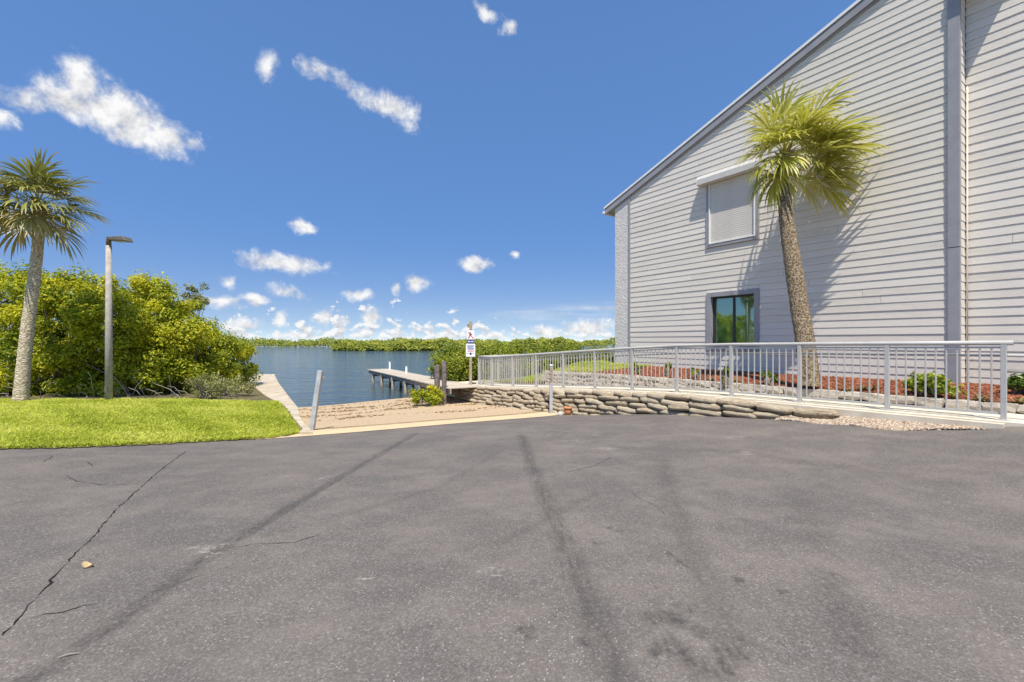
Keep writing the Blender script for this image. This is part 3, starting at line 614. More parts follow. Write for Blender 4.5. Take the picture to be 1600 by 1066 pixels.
# upper window behind a closed roller shutter
a, b, c, d = WIN_U
sh = bpy.data.objects.new('shuttered_window', None); COL.objects.link(sh); sh.parent = house; sh.location = HW(4.53, 4.08) - wloc(house)
M_shut = mat('shutter_slat', (.58, .54, .47), (.64, .60, .53), 2, .5)
hbox('jamb', M_trim, a + .002, a + .09, c, d - .02, -.1, .055, sh); hbox('jamb', M_trim, b - .09, b - .002, c, d - .02, -.1, .055, sh)
hbox('sill', M_trim, a + .09, b - .09, c - .0, c + .085, -.1, .05, sh)
hbox('guide_rail', M_white, a + .092, a + .125, c + .087, d - .12, -.02, .075, sh); hbox('guide_rail', M_white, b - .125, b - .092, c + .087, d - .12, -.02, .075, sh)
z = c + .13; 
slat = MB()
hs = .055; L = (b - a) - .25
slat.add([D * -L / 2 + NO * .0, D * L / 2, D * L / 2 + NO * .003 + Vector((0, 0, hs * .2)), D * -L / 2 + NO * .003 + Vector((0, 0, hs * .2)), D * -L / 2 + NO * .003 + Vector((0, 0, hs * .85)), D * L / 2 + NO * .003 + Vector((0, 0, hs * .85)), D * L / 2 + Vector((0, 0, hs)), D * -L / 2 + Vector((0, 0, hs))], [(0, 1, 2, 3), (3, 2, 5, 4), (4, 5, 6, 7)])
sm = slat.mesh('shutter_slat'); sm.materials.append(M_shut)
while z < d - .16:
    link('shutter_slat', sm, None, sh, HW((a + b) / 2, z, .03)); z += hs
hbox('bottom_bar', M_white, a + .127, b - .127, c + .09, c + .128, .01, .06, sh)
bx = MB(); t0, t1 = 3.66, 5.47; sec = [(.03, 5.92), (.27, 5.92), (.27, 6.08), (.2, 6.19), (.03, 6.19)]
bx.add([HW(t0, z, o) for o, z in sec] + [HW(t1, z, o) for o, z in sec], [(0, 1, 2, 3, 4), (9, 8, 7, 6, 5)] + [(i, (i + 1) % 5, 5 + (i + 1) % 5, 5 + i) for i in range(5)])
bx.put('shutter_box', mat('shutter_box_paint', (.54, .51, .46), (.6, .57, .52), 3, .5), sh, bevel=.006)

# ------------------------------------------------------------------ railing along the walk
M_rail = mat('railing_paint', (.44, .42, .385), (.50, .48, .435), 5, .45, spec=.4)
RH = 1.075
def bxmesh(nm, w, d_, h, u=RU, v=RN):
    me = MB().box(u * (-w / 2) + v * (-d_ / 2), u * w, v * d_, Vector((0, 0, h))).mesh(nm, bevel=.003); me.materials.append(M_rail); return me
rail = empty('ramp_railing', RP(5, 0, ramp_z(5)), 'long pale grey metal railing with pickets along the walkway edge', 'railing')
pm = bxmesh('post', .06, .06, RH - .02); km = bxmesh('picket', .02, .02, .9)
NB = 11
kpos = list(range(0, 11)) + [10.72]
plm = bxmesh('base_plate', .13, .11, .014)
for kk in kpos:
    po = link('post', pm, None, rail, RP(kk, 0, ramp_z(kk))); link('base_plate', plm, None, po, RP(kk, 0, ramp_z(kk) - .001))
for i in range(len(kpos) - 1):
    k0, k1 = kpos[i], kpos[i + 1]; npk = 10 if k1 - k0 > .9 else 7
    for j in range(npk):
        kk = k0 + (k1 - k0) * (j + 1) / (npk + 1); zz = ramp_z(k0) + (ramp_z(k1) - ramp_z(k0)) * (j + 1) / (npk + 1); link('picket', km, None, rail, RP(kk, 0, zz + .105))
    for nm, h0, th, wd in (('bottom_rail', .075, .035, .03), ('upper_rail', 1.0, .03, .028)):
        A = RP(k0, -wd / 2, ramp_z(k0) + h0) + RU * .031; B = RP(k1, -wd / 2, ramp_z(k1) + h0) - RU * .031
        MB().box(A, B - A, RN * wd, Vector((0, 0, th))).put(nm, M_rail, rail)
MB().tube([RP(-.07, 0, ramp_z(0) + RH + .005)] + [RP(kk, 0, ramp_z(kk) + RH + .005) for kk in kpos[1:-1]] + [RP(10.74, 0, ramp_z(10.74) + RH + .005)], .034, 12).put('top_rail', M_rail, rail, True)
hz_ = lambda kk: ramp_z(kk) + .90
loop = [RP(0, .09, hz_(0) - .22)] + [RP(-.35, .09, hz_(0) - .22), RP(-.42, .09, hz_(0) - .18), RP(-.44, .09, hz_(0) - .11), RP(-.42, .09, hz_(0) - .04), RP(-.35, .09, hz_(0))] + [RP(kk, .09, hz_(kk)) for kk in kpos]
MB().tube(loop, .02, 10).put('handrail', M_rail, rail, True)
# railing at the landing
c0 = RP(10.72, 0, ramp_z(10.72)); dirb = Vector((.6, .8, 0)); nb = Vector((.8, -.6, 0)); LBK = 3.7
rail2 = empty('landing_railing', c0 + dirb * 1.8, 'short pale grey metal railing running back along the dock landing', 'railing')
pm2 = bxmesh('post', .06, .06, RH - .02, dirb, nb); km2 = bxmesh('picket', .02, .02, .9, dirb, nb)
for i in range(1, 4): link('post', pm2, None, rail2, c0 + dirb * (i * LBK / 3) + Vector((0, 0, .0)))
for i in range(31):
    if i % 10 == 0: continue
    link('picket', km2, None, rail2, c0 + dirb * (i * LBK / 30) + Vector((0, 0, .105)))
for nm, h0, th in (('bottom_rail', .075, .035), ('upper_rail', 1.0, .03)): MB().box(c0 + dirb * .05 - nb * .014 + Vector((0, 0, h0)), dirb * (LBK - .08), nb * .028, Vector((0, 0, th))).put(nm, M_rail, rail2)
MB().tube([c0 + dirb * .04 + Vector((0, 0, RH + .005)), c0 + dirb * LBK + Vector((0, 0, RH + .005))], .034, 12).put('top_rail', M_rail, rail2, True)

# ------------------------------------------------------------------ sandbag retaining wall
M_bag = mat('sandbag_concrete', (.25, .185, .11), (.64, .52, .36), 8, .95, 1, 22, c3=(.56, .47, .335), bdist=.04)
def bag_mesh(seed, nx=10, ny=8):
    rs = np.random.default_rng(seed); V = []; Fc = []
    ph = rs.random(6) * 6.28
    for i in range(nx + 1):
        u = -1 + 2 * i / nx; su = np.sign(u) * abs(u) ** .9
        cr = max(.25, (1 - abs(u) ** 7) ** .45)
        for j in range(ny):
            a = 2 * math.pi * j / ny + .2; ca, sa = math.cos(a), math.sin(a)
            y = np.sign(ca) * abs(ca) ** .5; z = np.sign(sa) * abs(sa) ** .55
            bump = 1 + .07 * math.sin(3 * u + ph[0] + a) + .05 * math.sin(5 * u + ph[1] - 2 * a) + rs.normal(0, .03)
            V.append((su * .5 + .01 * rs.normal(), y * .5 * cr * bump, z * .5 * cr * bump + .06 * math.sin(2.2 * u + ph[2])))
    for i in range(nx):
        for j in range(ny): Fc.append((i * ny + j, i * ny + (j + 1) % ny, (i + 1) * ny + (j + 1) % ny, (i + 1) * ny + j))
    me = bpy.data.meshes.new('sandbag'); me.from_pydata(V, [], Fc + [tuple(reversed(range(ny))), tuple(nx * ny + j for j in range(ny))]); me.update()
    for p in me.polygons: p.use_smooth = True
    me.materials.append(M_bag); return me
bags = [bag_mesh(i) for i in range(9)]
wallr = empty('sandbag_wall', RP(6, -.4, -.5), 'low retaining wall of stacked hardened sandbags below the railing', 'retaining wall')
yaw0 = math.atan2(RU.y, RU.x); rs = random.Random(11)
for row in range(9):
    kk = 1.35 + rs.random() * .2
    while kk < 11.25:
        L = rs.uniform(.42, .78) * (1.0 if kk > 4 else 1.1); hk = rs.uniform(.115, .14); kc = kk + L / 2 / RD.length
        top = ramp_z(min(kc, 10.6)) - .005 + (-.03 if kc < 2.6 else 0) - max(0, 3 - kc) * .03
        p = RP(kc, -.32 - .03 * row + rs.uniform(-.02, .02)); g = float(H(np.array([p.x]), np.array([p.y]))[0])
        zc = top - .065 - row * .116
        if zc > g - .05 and zc + .06 > g + .0:
            link('sandbag', rs.choice(bags), None, wallr, (p.x, p.y, zc + rs.uniform(-.012, .012)), (rs.uniform(-.1, .1), rs.uniform(-.05, .05) + math.atan2(-(ramp_z(kc + .5) - ramp_z(kc - .5)), RD.length), yaw0 + rs.uniform(-.1, .1) + (math.pi if rs.random() < .5 else 0)), (L * 1.04, rs.uniform(.3, .36), hk * 1.02))
        kk += L / RD.length
# end of the wall, turning toward the dock
for row in range(5):
    for i in range(3):
        p = RP(11.25 + rs.uniform(-.05, .05), -.25 + .5 * i + .1 * row % .2); link('sandbag', rs.choice(bags), None, wallr, (p.x, p.y, -.42 - row * .138), (rs.uniform(-.1, .1), 0, yaw0 + 1.57 + rs.uniform(-.1, .1)), (.56, .4, .17))

# low wall of split stone blocks holding the planting bed
M_block = mat('split_stone', (.42, .36, .28), (.64, .58, .49), 6, .95, .8, 30, c3=(.5, .44, .36), bdist=.03)
def block_mesh(seed):
    rs_ = np.random.default_rng(seed); bm = bmesh.new(); bmesh.ops.create_cube(bm, size=1); bmesh.ops.subdivide_edges(bm, edges=bm.edges[:], cuts=1, use_grid_fill=True)
    for v in bm.verts:
        v.co += Vector(rs_.normal(0, .045, 3)); v.co *= 1 - .12 * (sum(abs(c_) > .4 for c_ in v.co) - 1) * .6
    me = bpy.data.meshes.new('stone_block'); bm.to_mesh(me); bm.free(); me.materials.append(M_block); return me
blks = [block_mesh(i + 50) for i in range(8)]
bw = empty('stone_edging', RP(4, 1.1, .2), 'low edging wall of rough pale stone blocks holding the mulch bed', 'edging wall')
for row in range(4):
    kk = -2.6 + rs.random() * .1
    while kk < 8.5:
        L = rs.uniform(.24, .36) if kk > 2.5 else rs.uniform(.3, .44); kc = kk + L / 2 / RD.length; zt = float(np.interp(kc, [-4, 6, 8.5], [.385, .37, .3])) ; hh_ = .14 if kc < 3 else .125
        zc = zt - hh_ / 2 - row * hh_
        if zc > ramp_z(kc) - .05:
            p = RP(kc, 1.1 - .015 * row + rs.uniform(-.015, .015)); link('stone_block', rs.choice(blks), None, bw, (p.x, p.y, zc), (rs.uniform(-.05, .05), rs.uniform(-.05, .05), yaw0 + rs.uniform(-.06, .06)), (L * 1.02, .24, hh_ * 1.06))
        kk += L / RD.length

# ------------------------------------------------------------------ mulch, gravel
def chips(name, x, y, z, size, flat, mt, label, cat, tilt=.5):
    n = len(x); base = np.array([(-1, -1, -1), (1, -1, -1), (1, 1, -1), (-1, 1, -1), (-.7, -.7, 1), (.7, -.7, 1), (.7, .7, 1), (-.7, .7, 1)]) * .5
    s = size * (.5 + RNG.random((n, 1, 1)) ** 2 * 1.3) * np.array([1, flat[0], flat[1]]); V = base[None] * s
    V = V * (1 + RNG.normal(0, .12, V.shape))
    a = RNG.random(n) * 6.283; b_ = RNG.normal(0, tilt, n); ca, sa, cb, sb = np.cos(a), np.sin(a), np.cos(b_), np.sin(b_)
    x1 = V[:, :, 0] * cb[:, None] + V[:, :, 2] * sb[:, None]; z1 = -V[:, :, 0] * sb[:, None] + V[:, :, 2] * cb[:, None]
    X2 = x1 * ca[:, None] - V[:, :, 1] * sa[:, None]; Y2 = x1 * sa[:, None] + V[:, :, 1] * ca[:, None]
    P = np.stack([X2 + x[:, None], Y2 + y[:, None], z1 + z[:, None]], 2).reshape(-1, 3)
    f = np.array([(4, 5, 6, 7), (0, 1, 5, 4), (1, 2, 6, 5), (2, 3, 7, 6), (3, 0, 4, 7)]); Fc = (np.arange(n)[:, None, None] * 8 + f[None]).reshape(-1, 4)
    o = link(name, arr_mesh(name, P, Fc, False, {'tint': np.repeat(RNG.random(n), 8)}), mt); return tag(o, label, cat, kind='stuff')
def tintmat(name, a, b, c, rough=.9):
    m = bpy.data.materials.new(name); m.use_nodes = True; t = m.node_tree; n = t.nodes; an = n.new('ShaderNodeAttribute'); an.attribute_name = 'tint'
    rp = n.new('ShaderNodeValToRGB'); e = rp.color_ramp.elements; e[0].color = (*a, 1); e[1].color = (*c, 1); k_ = e.new(.5); k_.color = (*b, 1)
    t.links.new(an.outputs['Fac'], rp.inputs[0]); t.links.new(rp.outputs[0], n['Principled BSDF'].inputs['Base Color']); n['Principled BSDF'].inputs['Roughness'].default_value = rough; return m
n = 42000; s_ = RNG.uniform(-4.6, 10.4, n); w_ = RNG.uniform(1.2, 4.6, n); X = 6.85 + RU.x * s_ + RN.x * w_; Y = 6.34 + RU.y * s_ + RN.y * w_
oo = (X - 8.72) * NO.x + (Y - 9.02) * NO.y; tt = (X - 8.72) * D.x + (Y - 9.02) * D.y
k = np.where(tt < -.12, oo > -.3, oo > .02) & (s_ < 9.6 - .4 * w_ + 1.0); X, Y = X[k], Y[k]
chips('mulch', X, Y, BK(X, Y) + .012 + .02 * RNG.random(len(X)), .06, (.3, .16), tintmat('mulch_chip', (.10, .032, .015), (.27, .078, .033), (.44, .17, .08)), 'red brown bark mulch filling the bed below the house wall', 'mulch', .22)
n = 16000; kk = RNG.uniform(.12, 2.1, n); of = RNG.uniform(-.85, -.2, n) * 1.0; lim_ = np.interp(kk, [.1, .25, .7, 1.5, 2.9], [-.22, -.3, -.62, -.66, -.5]); k = of > lim_ - .05 * np.sin(kk * 9); kk, of = kk[k], of[k]
X = 6.85 + RD.x * kk + RN.x * of; Y = 6.34 + RD.y * kk + RN.y * of; rz = np.array([ramp_z(q_) for q_ in kk]); g = H(X, Y)
Z = g + np.clip((of + .62) / .4, 0, 1) * np.clip(rz - .1 - g, 0, 1) * .55
chips('gravel', X, Y, Z + .004, .022, (.8, .6), tintmat('gravel_stone', (.26, .16, .10), (.47, .36, .25), (.62, .53, .41)), 'tan and pink pea gravel along the asphalt edge', 'gravel')
GS, GO, Fq = grid(np.linspace(.1, 2.15, 60), np.linspace(-.72, -.2, 16)); GX = 6.85 + RD.x * GS + RN.x * GO; GY = 6.34 + RD.y * GS + RN.y * GO; g = H(GX, GY); rz = np.array([ramp_z(q_) for q_ in GS])
GZ = g - .012 + np.clip((GO + .62) / .4, 0, 1) * np.clip(rz - .1 - g, 0, 1) * .55
GZ = np.where(GO < np.interp(GS, [.1, .25, .7, 1.5, 2.9], [-.22, -.3, -.62, -.66, -.5]) + .03, g - .06, GZ)
tag(link('gravel_bed', arr_mesh('gravel_bed', np.c_[GX, GY, GZ], Fq, True), mat('gravel_bed', (.35, .24, .15), (.5, .38, .26), 30, 1)), 'sandy strip under the pea gravel', 'ground', kind='structure')

# ------------------------------------------------------------------ foliage
def leaves(C, N, size, aspect, tint, fold=.25):
    """one folded rhombic leaf per centre C with facing N"""
    n = len(C); N = N / (np.linalg.norm(N, axis=1, keepdims=True) + 1e-9)
    r = RNG.normal(size=(n, 3)); u = r - N * np.sum(r * N, 1, keepdims=True); u /= np.linalg.norm(u, axis=1, keepdims=True) + 1e-9; v = np.cross(N, u)
    L = (size * (.65 + .7 * RNG.random(n)))[:, None]; w = L * aspect
    V = np.stack([C - u * L * .5, C + v * w * .5 + N * L * fold * .3, C + u * L * .5 - N * L * .12, C - v * w * .5 + N * L * fold * .3], 1)
    i = np.arange(n)[:, None] * 4
    return V.reshape(-1, 3), np.concatenate([i + [0, 1, 2], i + [0, 2, 3]]), np.repeat(tint, 4)
def clumps(blobs, per, size, aspect, shell=.55, upb=.5, tintbase=.5, tsd=.2, sun=.25):
    C = []; N = []; T = []
    for (cx, cy, cz, r) in blobs:
        d = RNG.normal(size=(per, 3)); d /= np.linalg.norm(d, axis=1, keepdims=True); rr = r * (shell + (1 - shell) * RNG.random((per, 1)) ** .6) * (1 + .18 * RNG.normal(size=(per, 1)))
        C.append(np.array([cx, cy, cz]) + d * rr * [1, 1, .85]); N.append(d + RNG.normal(0, .45, (per, 3)) + [0, 0, upb]); T.append(np.clip(tintbase + RNG.normal(0, .17) + RNG.normal(0, tsd, per), 0, 1))
    return np.concatenate(C), np.concatenate(N), np.concatenate(T)
def crown_blobs(c, rx, ry, rz, n, r0, r1, seed, bottom=-.8, full=False):
    rs_ = np.random.default_rng(seed); out = []
    while full and len(out) < n:
        d = rs_.uniform(-1, 1, 3); e_ = 2.3 if d[2] > 0 else 5
        if np.sum(np.abs(d) ** e_) > 1 or (np.max(np.abs(d)) < .45): continue
        out.append((c[0] + d[0] * rx, c[1] + d[1] * ry, c[2] + d[2] * rz, rs_.uniform(r0, r1)))
    while len(out) < n:
        d = rs_.normal(size=3); d /= np.linalg.norm(d); rr = rs_.random() ** .4
        if d[2] * rr < bottom: continue
        out.append((c[0] + d[0] * rx * rr, c[1] + d[1] * ry * rr, c[2] + d[2] * rz * rr, rs_.uniform(r0, r1)))
    return out
M_mang = leafmat('mangrove_leaf', (.12, .19, .012), (.45, .47, .024), (.75, .68, .04), .42, .5)
M_mangd = leafmat('hedge_leaf', (.10, .15, .014), (.24, .29, .022), (.42, .43, .04), .3, .4)
M_shrubg = leafmat('grey_shrub_leaf', (.19, .21, .05), (.36, .35, .12), (.5, .47, .2), .3, .5)
M_far = leafmat('far_leaf', (.12, .155, .016), (.24, .27, .026), (.38, .37, .045), .25, .6)
M_bark = mat('bark', (.16, .13, .10), (.30, .26, .21), 9, .95, .6, 40)
def tree(name, c, rx, ry, rz, gz, n, per, leaf, label, cat, group, mtl, r0=.3, r1=.55, seed=0, trunks=4, shell=.5, tintbase=.5, aspect=.48, bottom=-.8, twig=True, branches=None):
    root = empty(name, (c[0], c[1], gz), label, cat, group)
    bl_ = crown_blobs(c, rx, ry, rz, n, r0, r1, seed, bottom, cat == 'mangrove')
    C, N, T = clumps(bl_, per, leaf, aspect, shell, tintbase=tintbase)
    V, Fc, Tn = leaves(C, N, leaf, aspect, T)
    put('crown', arr_mesh('crown', V, Fc, False, {'tint': Tn}), mtl, root)
    mb = MB(); rs_ = random.Random(seed + 1); tg = bl_[:]; rs_.shuffle(tg)
    for i in range(trunks):
        x0 = c[0] + rs_.uniform(-.45, .45) * rx; y0 = c[1] + rs_.uniform(-.6, .2) * ry; tr = .02 + .035 * rs_.random() * min(1, rz)
        for b_ in tg[i * (branches or 3):(i + 1) * (branches or 3)]:
            m1 = Vector((x0 * .6 + b_[0] * .4 + rs_.uniform(-.1, .1), y0 * .6 + b_[1] * .4, gz * .6 + b_[2] * .4 + .1)); mb.tube([(x0, y0, gz - .05), (x0 + rs_.uniform(-.1, .1), y0, gz + (m1.z - gz) * .5), m1, b_[:3]], [tr, tr * .85, tr * .6, tr * .2], 6)
    if mb.v: mb.put('trunk', M_bark, root, True)
    return root
G1 = 'mangroves behind the lawn'
def mg(px, Y, topy, rxpx, seed, label, bot=-.97, n=80, per=230, ry=1.5, tb=.5, leaf=.1):
    x = (px - 800) / F * Y; Y -= .55; top = EYE + (533 - topy + 6) / F * Y; gz = float(HL(np.array([x]), np.array([Y]))[0]); rx = rxpx / F * Y; h = top - gz
    return tree('mangrove_tree', (x, Y, gz + h * .475), rx, ry, h * .46, gz, n, per, leaf, label, 'mangrove', G1, M_mang, .2, .46, seed, 9, .4, tb, .48, bot, branches=4)
mg(-60, 13.6, 395, 80, 31, 'tall yellow green mangrove behind the leaning palm trunk at the lawn edge', n=140)
mg(-190, 12.6, 400, 85, 37, 'mangrove at the lawn edge beyond the tallest mangrove', n=110)
mg(-420, 11.4, 380, 100, 38, 'outermost mangrove where the lawn edge turns toward the road', n=110)
mg(55, 13.8, 408, 75, 32, 'broad mangrove directly behind the leaning palm trunk', n=150)
mg(150, 13.9, 425, 75, 33, 'yellow green mangrove directly behind the lamp post', n=150)
mg(235, 14.2, 428, 70, 34, 'dense mangrove beside the lamp post with dark gap below', n=150)
mg(300, 15.0, 455, 60, 35, 'mangrove between the lamp post mangrove and the seawall mangrove', n=120, tb=.45)
mg(345, 16.6, 515, 50, 36, 'low rounded mangrove hanging over the seawall cap', n=80, tb=.42, per=260)
# slim sprig tree rising above the low mangroves
sx_ = (305 - 800) / F * 16.5
tree('sprig_tree', (sx_, 16.5, 3.0), .38, .35, .5, -.3, 14, 70, .09, 'slender olive sapling rising above the mangroves beside the bay', 'tree', None, M_shrubg, .12, .22, 41, 2, .3, .3, branches=8)
p = at(345, 620, -.28); tree('low_shrub', (p.x, p.y + .2, .02), .95, .5, .32, -.28, 34, 110, .055, 'low grey green shrub spilling onto the seawall path', 'shrub', None, M_shrubg, .12, .22, 42, 4, .3, .5)
p = at(300, 625, -.18); tree('low_shrub', (p.x, p.y + .5, .1), .5, .4, .35, -.2, 22, 80, .05, 'sparse twiggy shrub at the lawn edge under the mangroves', 'shrub', None, M_shrubg, .1, .2, 43, 6, .3, .35, branches=4)
p = at(457, 624, -.85); tree('seawall_weed', (p.x - .1, 14.6, -.6), .16, .2, .22, -1.05, 6, 60, .05, 'small weed sprouting from the seawall foot at the waterline', 'weed', None, M_shrubg, .08, .14, 44, 1, .3, .6)
# twigs and fallen stems in the dark under the mangroves
M_twig = mat('dead_twig', (.26, .22, .17), (.42, .37, .3), 8, .95)
tw = empty('dead_branches', (-9, 12.6, -.25), 'tangle of bare grey branches under the mangroves at the lawn edge', 'branches')
for i in range(60):
    x0 = random.uniform(-14.5, -7.6); y0 = random.uniform(11.7, 12.6) + max(0, x0 + 9.5) * .35; gz = float(HL(np.array([x0]), np.array([y0]))[0]); a = random.uniform(-1.2, 1.2); L = random.uniform(.3, .95); el_ = random.uniform(0, 1.0)
    dv = Vector((math.sin(a) * math.cos(el_), -.25 * math.cos(a), math.sin(el_))) * L; p0 = Vector((x0, y0, gz - .02))
    MB().tube([p0, p0 + dv * .4 + Vector((0, 0, .08)), p0 + dv * .75 + Vector((random.uniform(-.1, .1), 0, .05)), p0 + dv], [.009, .008, .006, .003], 5).put('twig', M_twig, tw, True)

# clipped mangrove hedge behind landing and railing
G2 = 'hedge bushes between dock and house'
for i, (px, Yh, topy, rpx, lab) in enumerate([(712, 20.2, 541, 34, 'dense green bush beside the dock behind the signpost'), (770, 20.8, 538, 44, 'green hedge bush behind the landing railing corner'), (832, 22.5, 537, 48, 'green hedge bush behind the middle of the walkway railing'), (895, 24, 538, 48, 'green hedge bush beyond the grass bank near the house'), (955, 26, 542, 45, 'green hedge bush beside the stucco corner of the house')]):
    x = (px - 800) / F * Yh; top = EYE + (533 - topy) / F * Yh; gz = -.75; h = top - gz
    tree('hedge_bush', (x, Yh, gz + h * .5), rpx / F * Yh, 1.2, h * .46, gz, 70, 200, .1, lab, 'bush', G2, M_mangd, .25, .42, 60 + i, 5, .5, .5, .5, -.9)
p = Vector((-3.02, 16.2, -.93)); tree('ramp_bush', (p.x, p.y, -.58), .55, .42, .34, -.93, 26, 110, .085, 'small light green bush growing beside the dock post at the ramp edge', 'bush', None, M_mang, .13, .22, 71, 3, .3, .45)

# far mangrove shores: one mass each
def shore(name, segs, label, seed, hgt, n, dep):
    rs_ = np.random.default_rng(seed); u = rs_.random(n); xs_ = np.interp(u, *zip(*[(s[0], s[1]) for s in segs])); yb = np.interp(u, *zip(*[(s[0], s[2]) for s in segs]))
    dpt = rs_.random(n) * dep; prof_ = hgt * (.82 + .16 * np.sin(xs_ * .21 + seed) + .12 * np.sin(xs_ * .63) + .08 * np.sin(xs_ * 1.7))
    zz = WZ + prof_ * rs_.random(n) ** .55 * np.clip(.35 + dpt / 3, 0, 1); C = np.c_[xs_, yb + dpt, zz]; C += rs_.normal(0, .2, C.shape)
    cl = .5 + .25 * np.sin(xs_ * .9 + 2 * np.sin(zz * 2)) + rs_.normal(0, .18, n)
    V, Fc, T = leaves(C, np.c_[rs_.normal(0, .5, n), -.6 + rs_.normal(0, .5, n), .7 + rs_.normal(0, .4, n)], .62, .7, np.clip(cl, 0, 1))
    core = None
    return tag(link(name, arr_mesh(name, V, Fc, False, {'tint': T}), M_far), label, 'mangroves', kind='stuff')
shore('far_mangroves', [(0, -150, 185), (1, 60, 178)], 'thin distant line of mangroves across the bay', 5, 3.3, 26000, 14)
shore('mangrove_island', [(0, -46, 116), (.25, -34, 113), (.8, 8, 108), (1, 16, 112)], 'green mangrove island across the water behind the dock', 6, 2.75, 30000, 12)
for i in range(10):
    x = RNG.uniform(-95, 10); y = 196.0; h = 3.0 + RNG.random() * 1.6

# ------------------------------------------------------------------ palms
def frond(base, axis, petiole, fan, droop, wind, tint, seed, nleaf=32, spread=112):
    rs_ = np.random.default_rng(seed); axis = np.array(axis, float); axis /= np.linalg.norm(axis); base = np.array(base, float)
    sidev = np.cross(axis, [0, 0, 1.0]); sidev /= np.linalg.norm(sidev) + 1e-9; upv = np.cross(sidev, axis)
    V = []; Fc = []; T = []
    def P(t): return base + axis * petiole * t + np.array([0, 0, -droop * .25 * petiole * t * t]) + np.array(wind) * .15 * t * t
    m_ = 5
    for i in range(m_ + 1):
        t = i / m_; w = .022 * (1 - .55 * t); p = P(t); V += [p - sidev * w, p + sidev * w, p - upv * w * .7]; T += [tint * .5 + .35] * 3
    for i in range(m_):
        for j in range(3): Fc.append((3 * i + j, 3 * i + (j + 1) % 3, 3 * i + 3 + (j + 1) % 3, 3 * i + 3 + j))
    hub = P(1.0); ax2 = P(1.0) - P(.8); ax2 /= np.linalg.norm(ax2); up2 = np.cross(sidev, ax2)
    for k_ in range(nleaf):
        a = R(-spread + 2 * spread * k_ / (nleaf - 1)) + rs_.normal(0, .03); L = fan * (.72 + .28 * math.cos(a * .8)) * rs_.uniform(.85, 1.08)
        h0 = hub + ax2 * fan * .18 * math.cos(a) ** 2
        dv = ax2 * math.cos(a) + sidev * math.sin(a) + up2 * (.28 * abs(math.sin(a)) + rs_.normal(0, .06)); dv /= np.linalg.norm(dv); wv = np.cross(dv, up2); wv /= np.linalg.norm(wv) + 1e-9
        wmax = fan * .024; b0 = len(V); q_ = 7; pos = h0.copy(); dcur = dv.copy(); tl = np.clip(tint + rs_.normal(0, .13), 0, 1)
        for i in range(q_ + 1):
            t = i / q_; w = L * (.066 * t + .004 if t < .5 else .037 * max(.02, 1 - (t - .5) / .5) ** .85)
            V += [pos - wv * w, pos + wv * w]; tt_ = np.clip(tl + (.38 * max(0, t - .72) / .28), 0, 1); T += [tt_, tt_]
            dcur = dcur + np.array([0, 0, -droop * .34 * t]) * (1.0 + .3 * rs_.random()) + np.array(wind) * .20 * t; dcur /= np.linalg.norm(dcur); pos = pos + dcur * L / q_
        for i in range(q_): Fc.append((b0 + 2 * i, b0 + 2 * i + 1, b0 + 2 * i + 3, b0 + 2 * i + 2))
    return arr_mesh('frond', V, Fc, False, {'tint': T})
def palm_trunk_mesh(pts, rad, seed):
    rs_ = np.random.default_rng(seed); n = 22; P = [Vector(p) for p in pts]; m_ = 90; V = []; Fc = []
    ts = np.linspace(0, len(P) - 1, m_); arr = np.array([list(p) for p in P])
    from_ = lambda t, c_: float(np.interp(t, np.arange(len(P)), c_))
    for i, t in enumerate(ts):
        f = max(0, t - .6); 
        c_ = np.mean([[from_(tt_, arr[:, j]) for j in range(3)] for tt_ in (max(0, t - .3), t, min(len(P) - 1, t + .3))], axis=0); r = from_(t, np.array(rad)) * (1 + .025 * math.sin(i * 1.9) + rs_.normal(0, .008))
        for j in range(n): a = 2 * math.pi * j / n; rr = r * (1 + rs_.normal(0, .018)); V.append((c_[0] + rr * math.cos(a), c_[1] + rr * math.sin(a), c_[2]))
    for i in range(m_ - 1):
        for j in range(n): Fc.append((i * n + j, i * n + (j + 1) % n, (i + 1) * n + (j + 1) % n, (i + 1) * n + j))
    return arr_mesh('trunk', V, Fc, True)
def palm(name, pts, rad, label, trunkmat, leafm, fr, seed, boot):
    root = empty(name, pts[0], label, 'palm tree')
    put('trunk', palm_trunk_mesh(pts, rad, seed), trunkmat, root); top = Vector(pts[-1]); rs_ = random.Random(seed)
    for i in range(26):
        a = i * 2.399; h = -.32 + .42 * i / 26; r = rad[-1] * (.95 - .3 * i / 26); p0 = top + Vector((math.cos(a) * r, math.sin(a) * r, h)); dv = Vector((math.cos(a) * .6, math.sin(a) * .6, 1)).normalized() * rs_.uniform(.14, .26)
        s_v = Vector((-math.sin(a), math.cos(a), 0)) * .04; MB().add([p0 - s_v, p0 + s_v, p0 + dv + s_v * .4, p0 + dv - s_v * .4, p0 - s_v + dv.cross(s_v).normalized() * .03, p0 + s_v + dv.cross(s_v).normalized() * .03], [(0, 1, 2, 3), (4, 3, 2, 5), (0, 4, 5, 1), (0, 3, 4), (1, 5, 2)]).put('leaf_base', boot, root)
    for i, (az_, el_, pet, fan, droop, wind, tint) in enumerate(fr):
        ax = (math.cos(el_) * math.cos(az_), math.cos(el_) * math.sin(az_), math.sin(el_)); b0 = top + Vector((ax[0] * .06, ax[1] * .06, .05 + .12 * max(0, ax[2])))
        put('frond', frond(b0, ax, pet, fan, droop, wind, tint, seed * 100 + i), leafm, root)
    return root
M_trL = mat('grey_palm_trunk', (.38, .295, .185), (.80, .68, .50), 20, .95, 1, 26, stretch=(1, 1, 1.5), bdist=.05, lo=.4, hi=.6)
M_trR = mat('brown_palm_trunk', (.10, .068, .038), (.44, .34, .215), 26, .95, 1, 30, stretch=(1.3, 1.3, .9), bdist=.05, lo=.4, hi=.62)
M_boot = mat('palm_boot', (.16, .10, .05), (.36, .27, .17), 14, .95, .5)
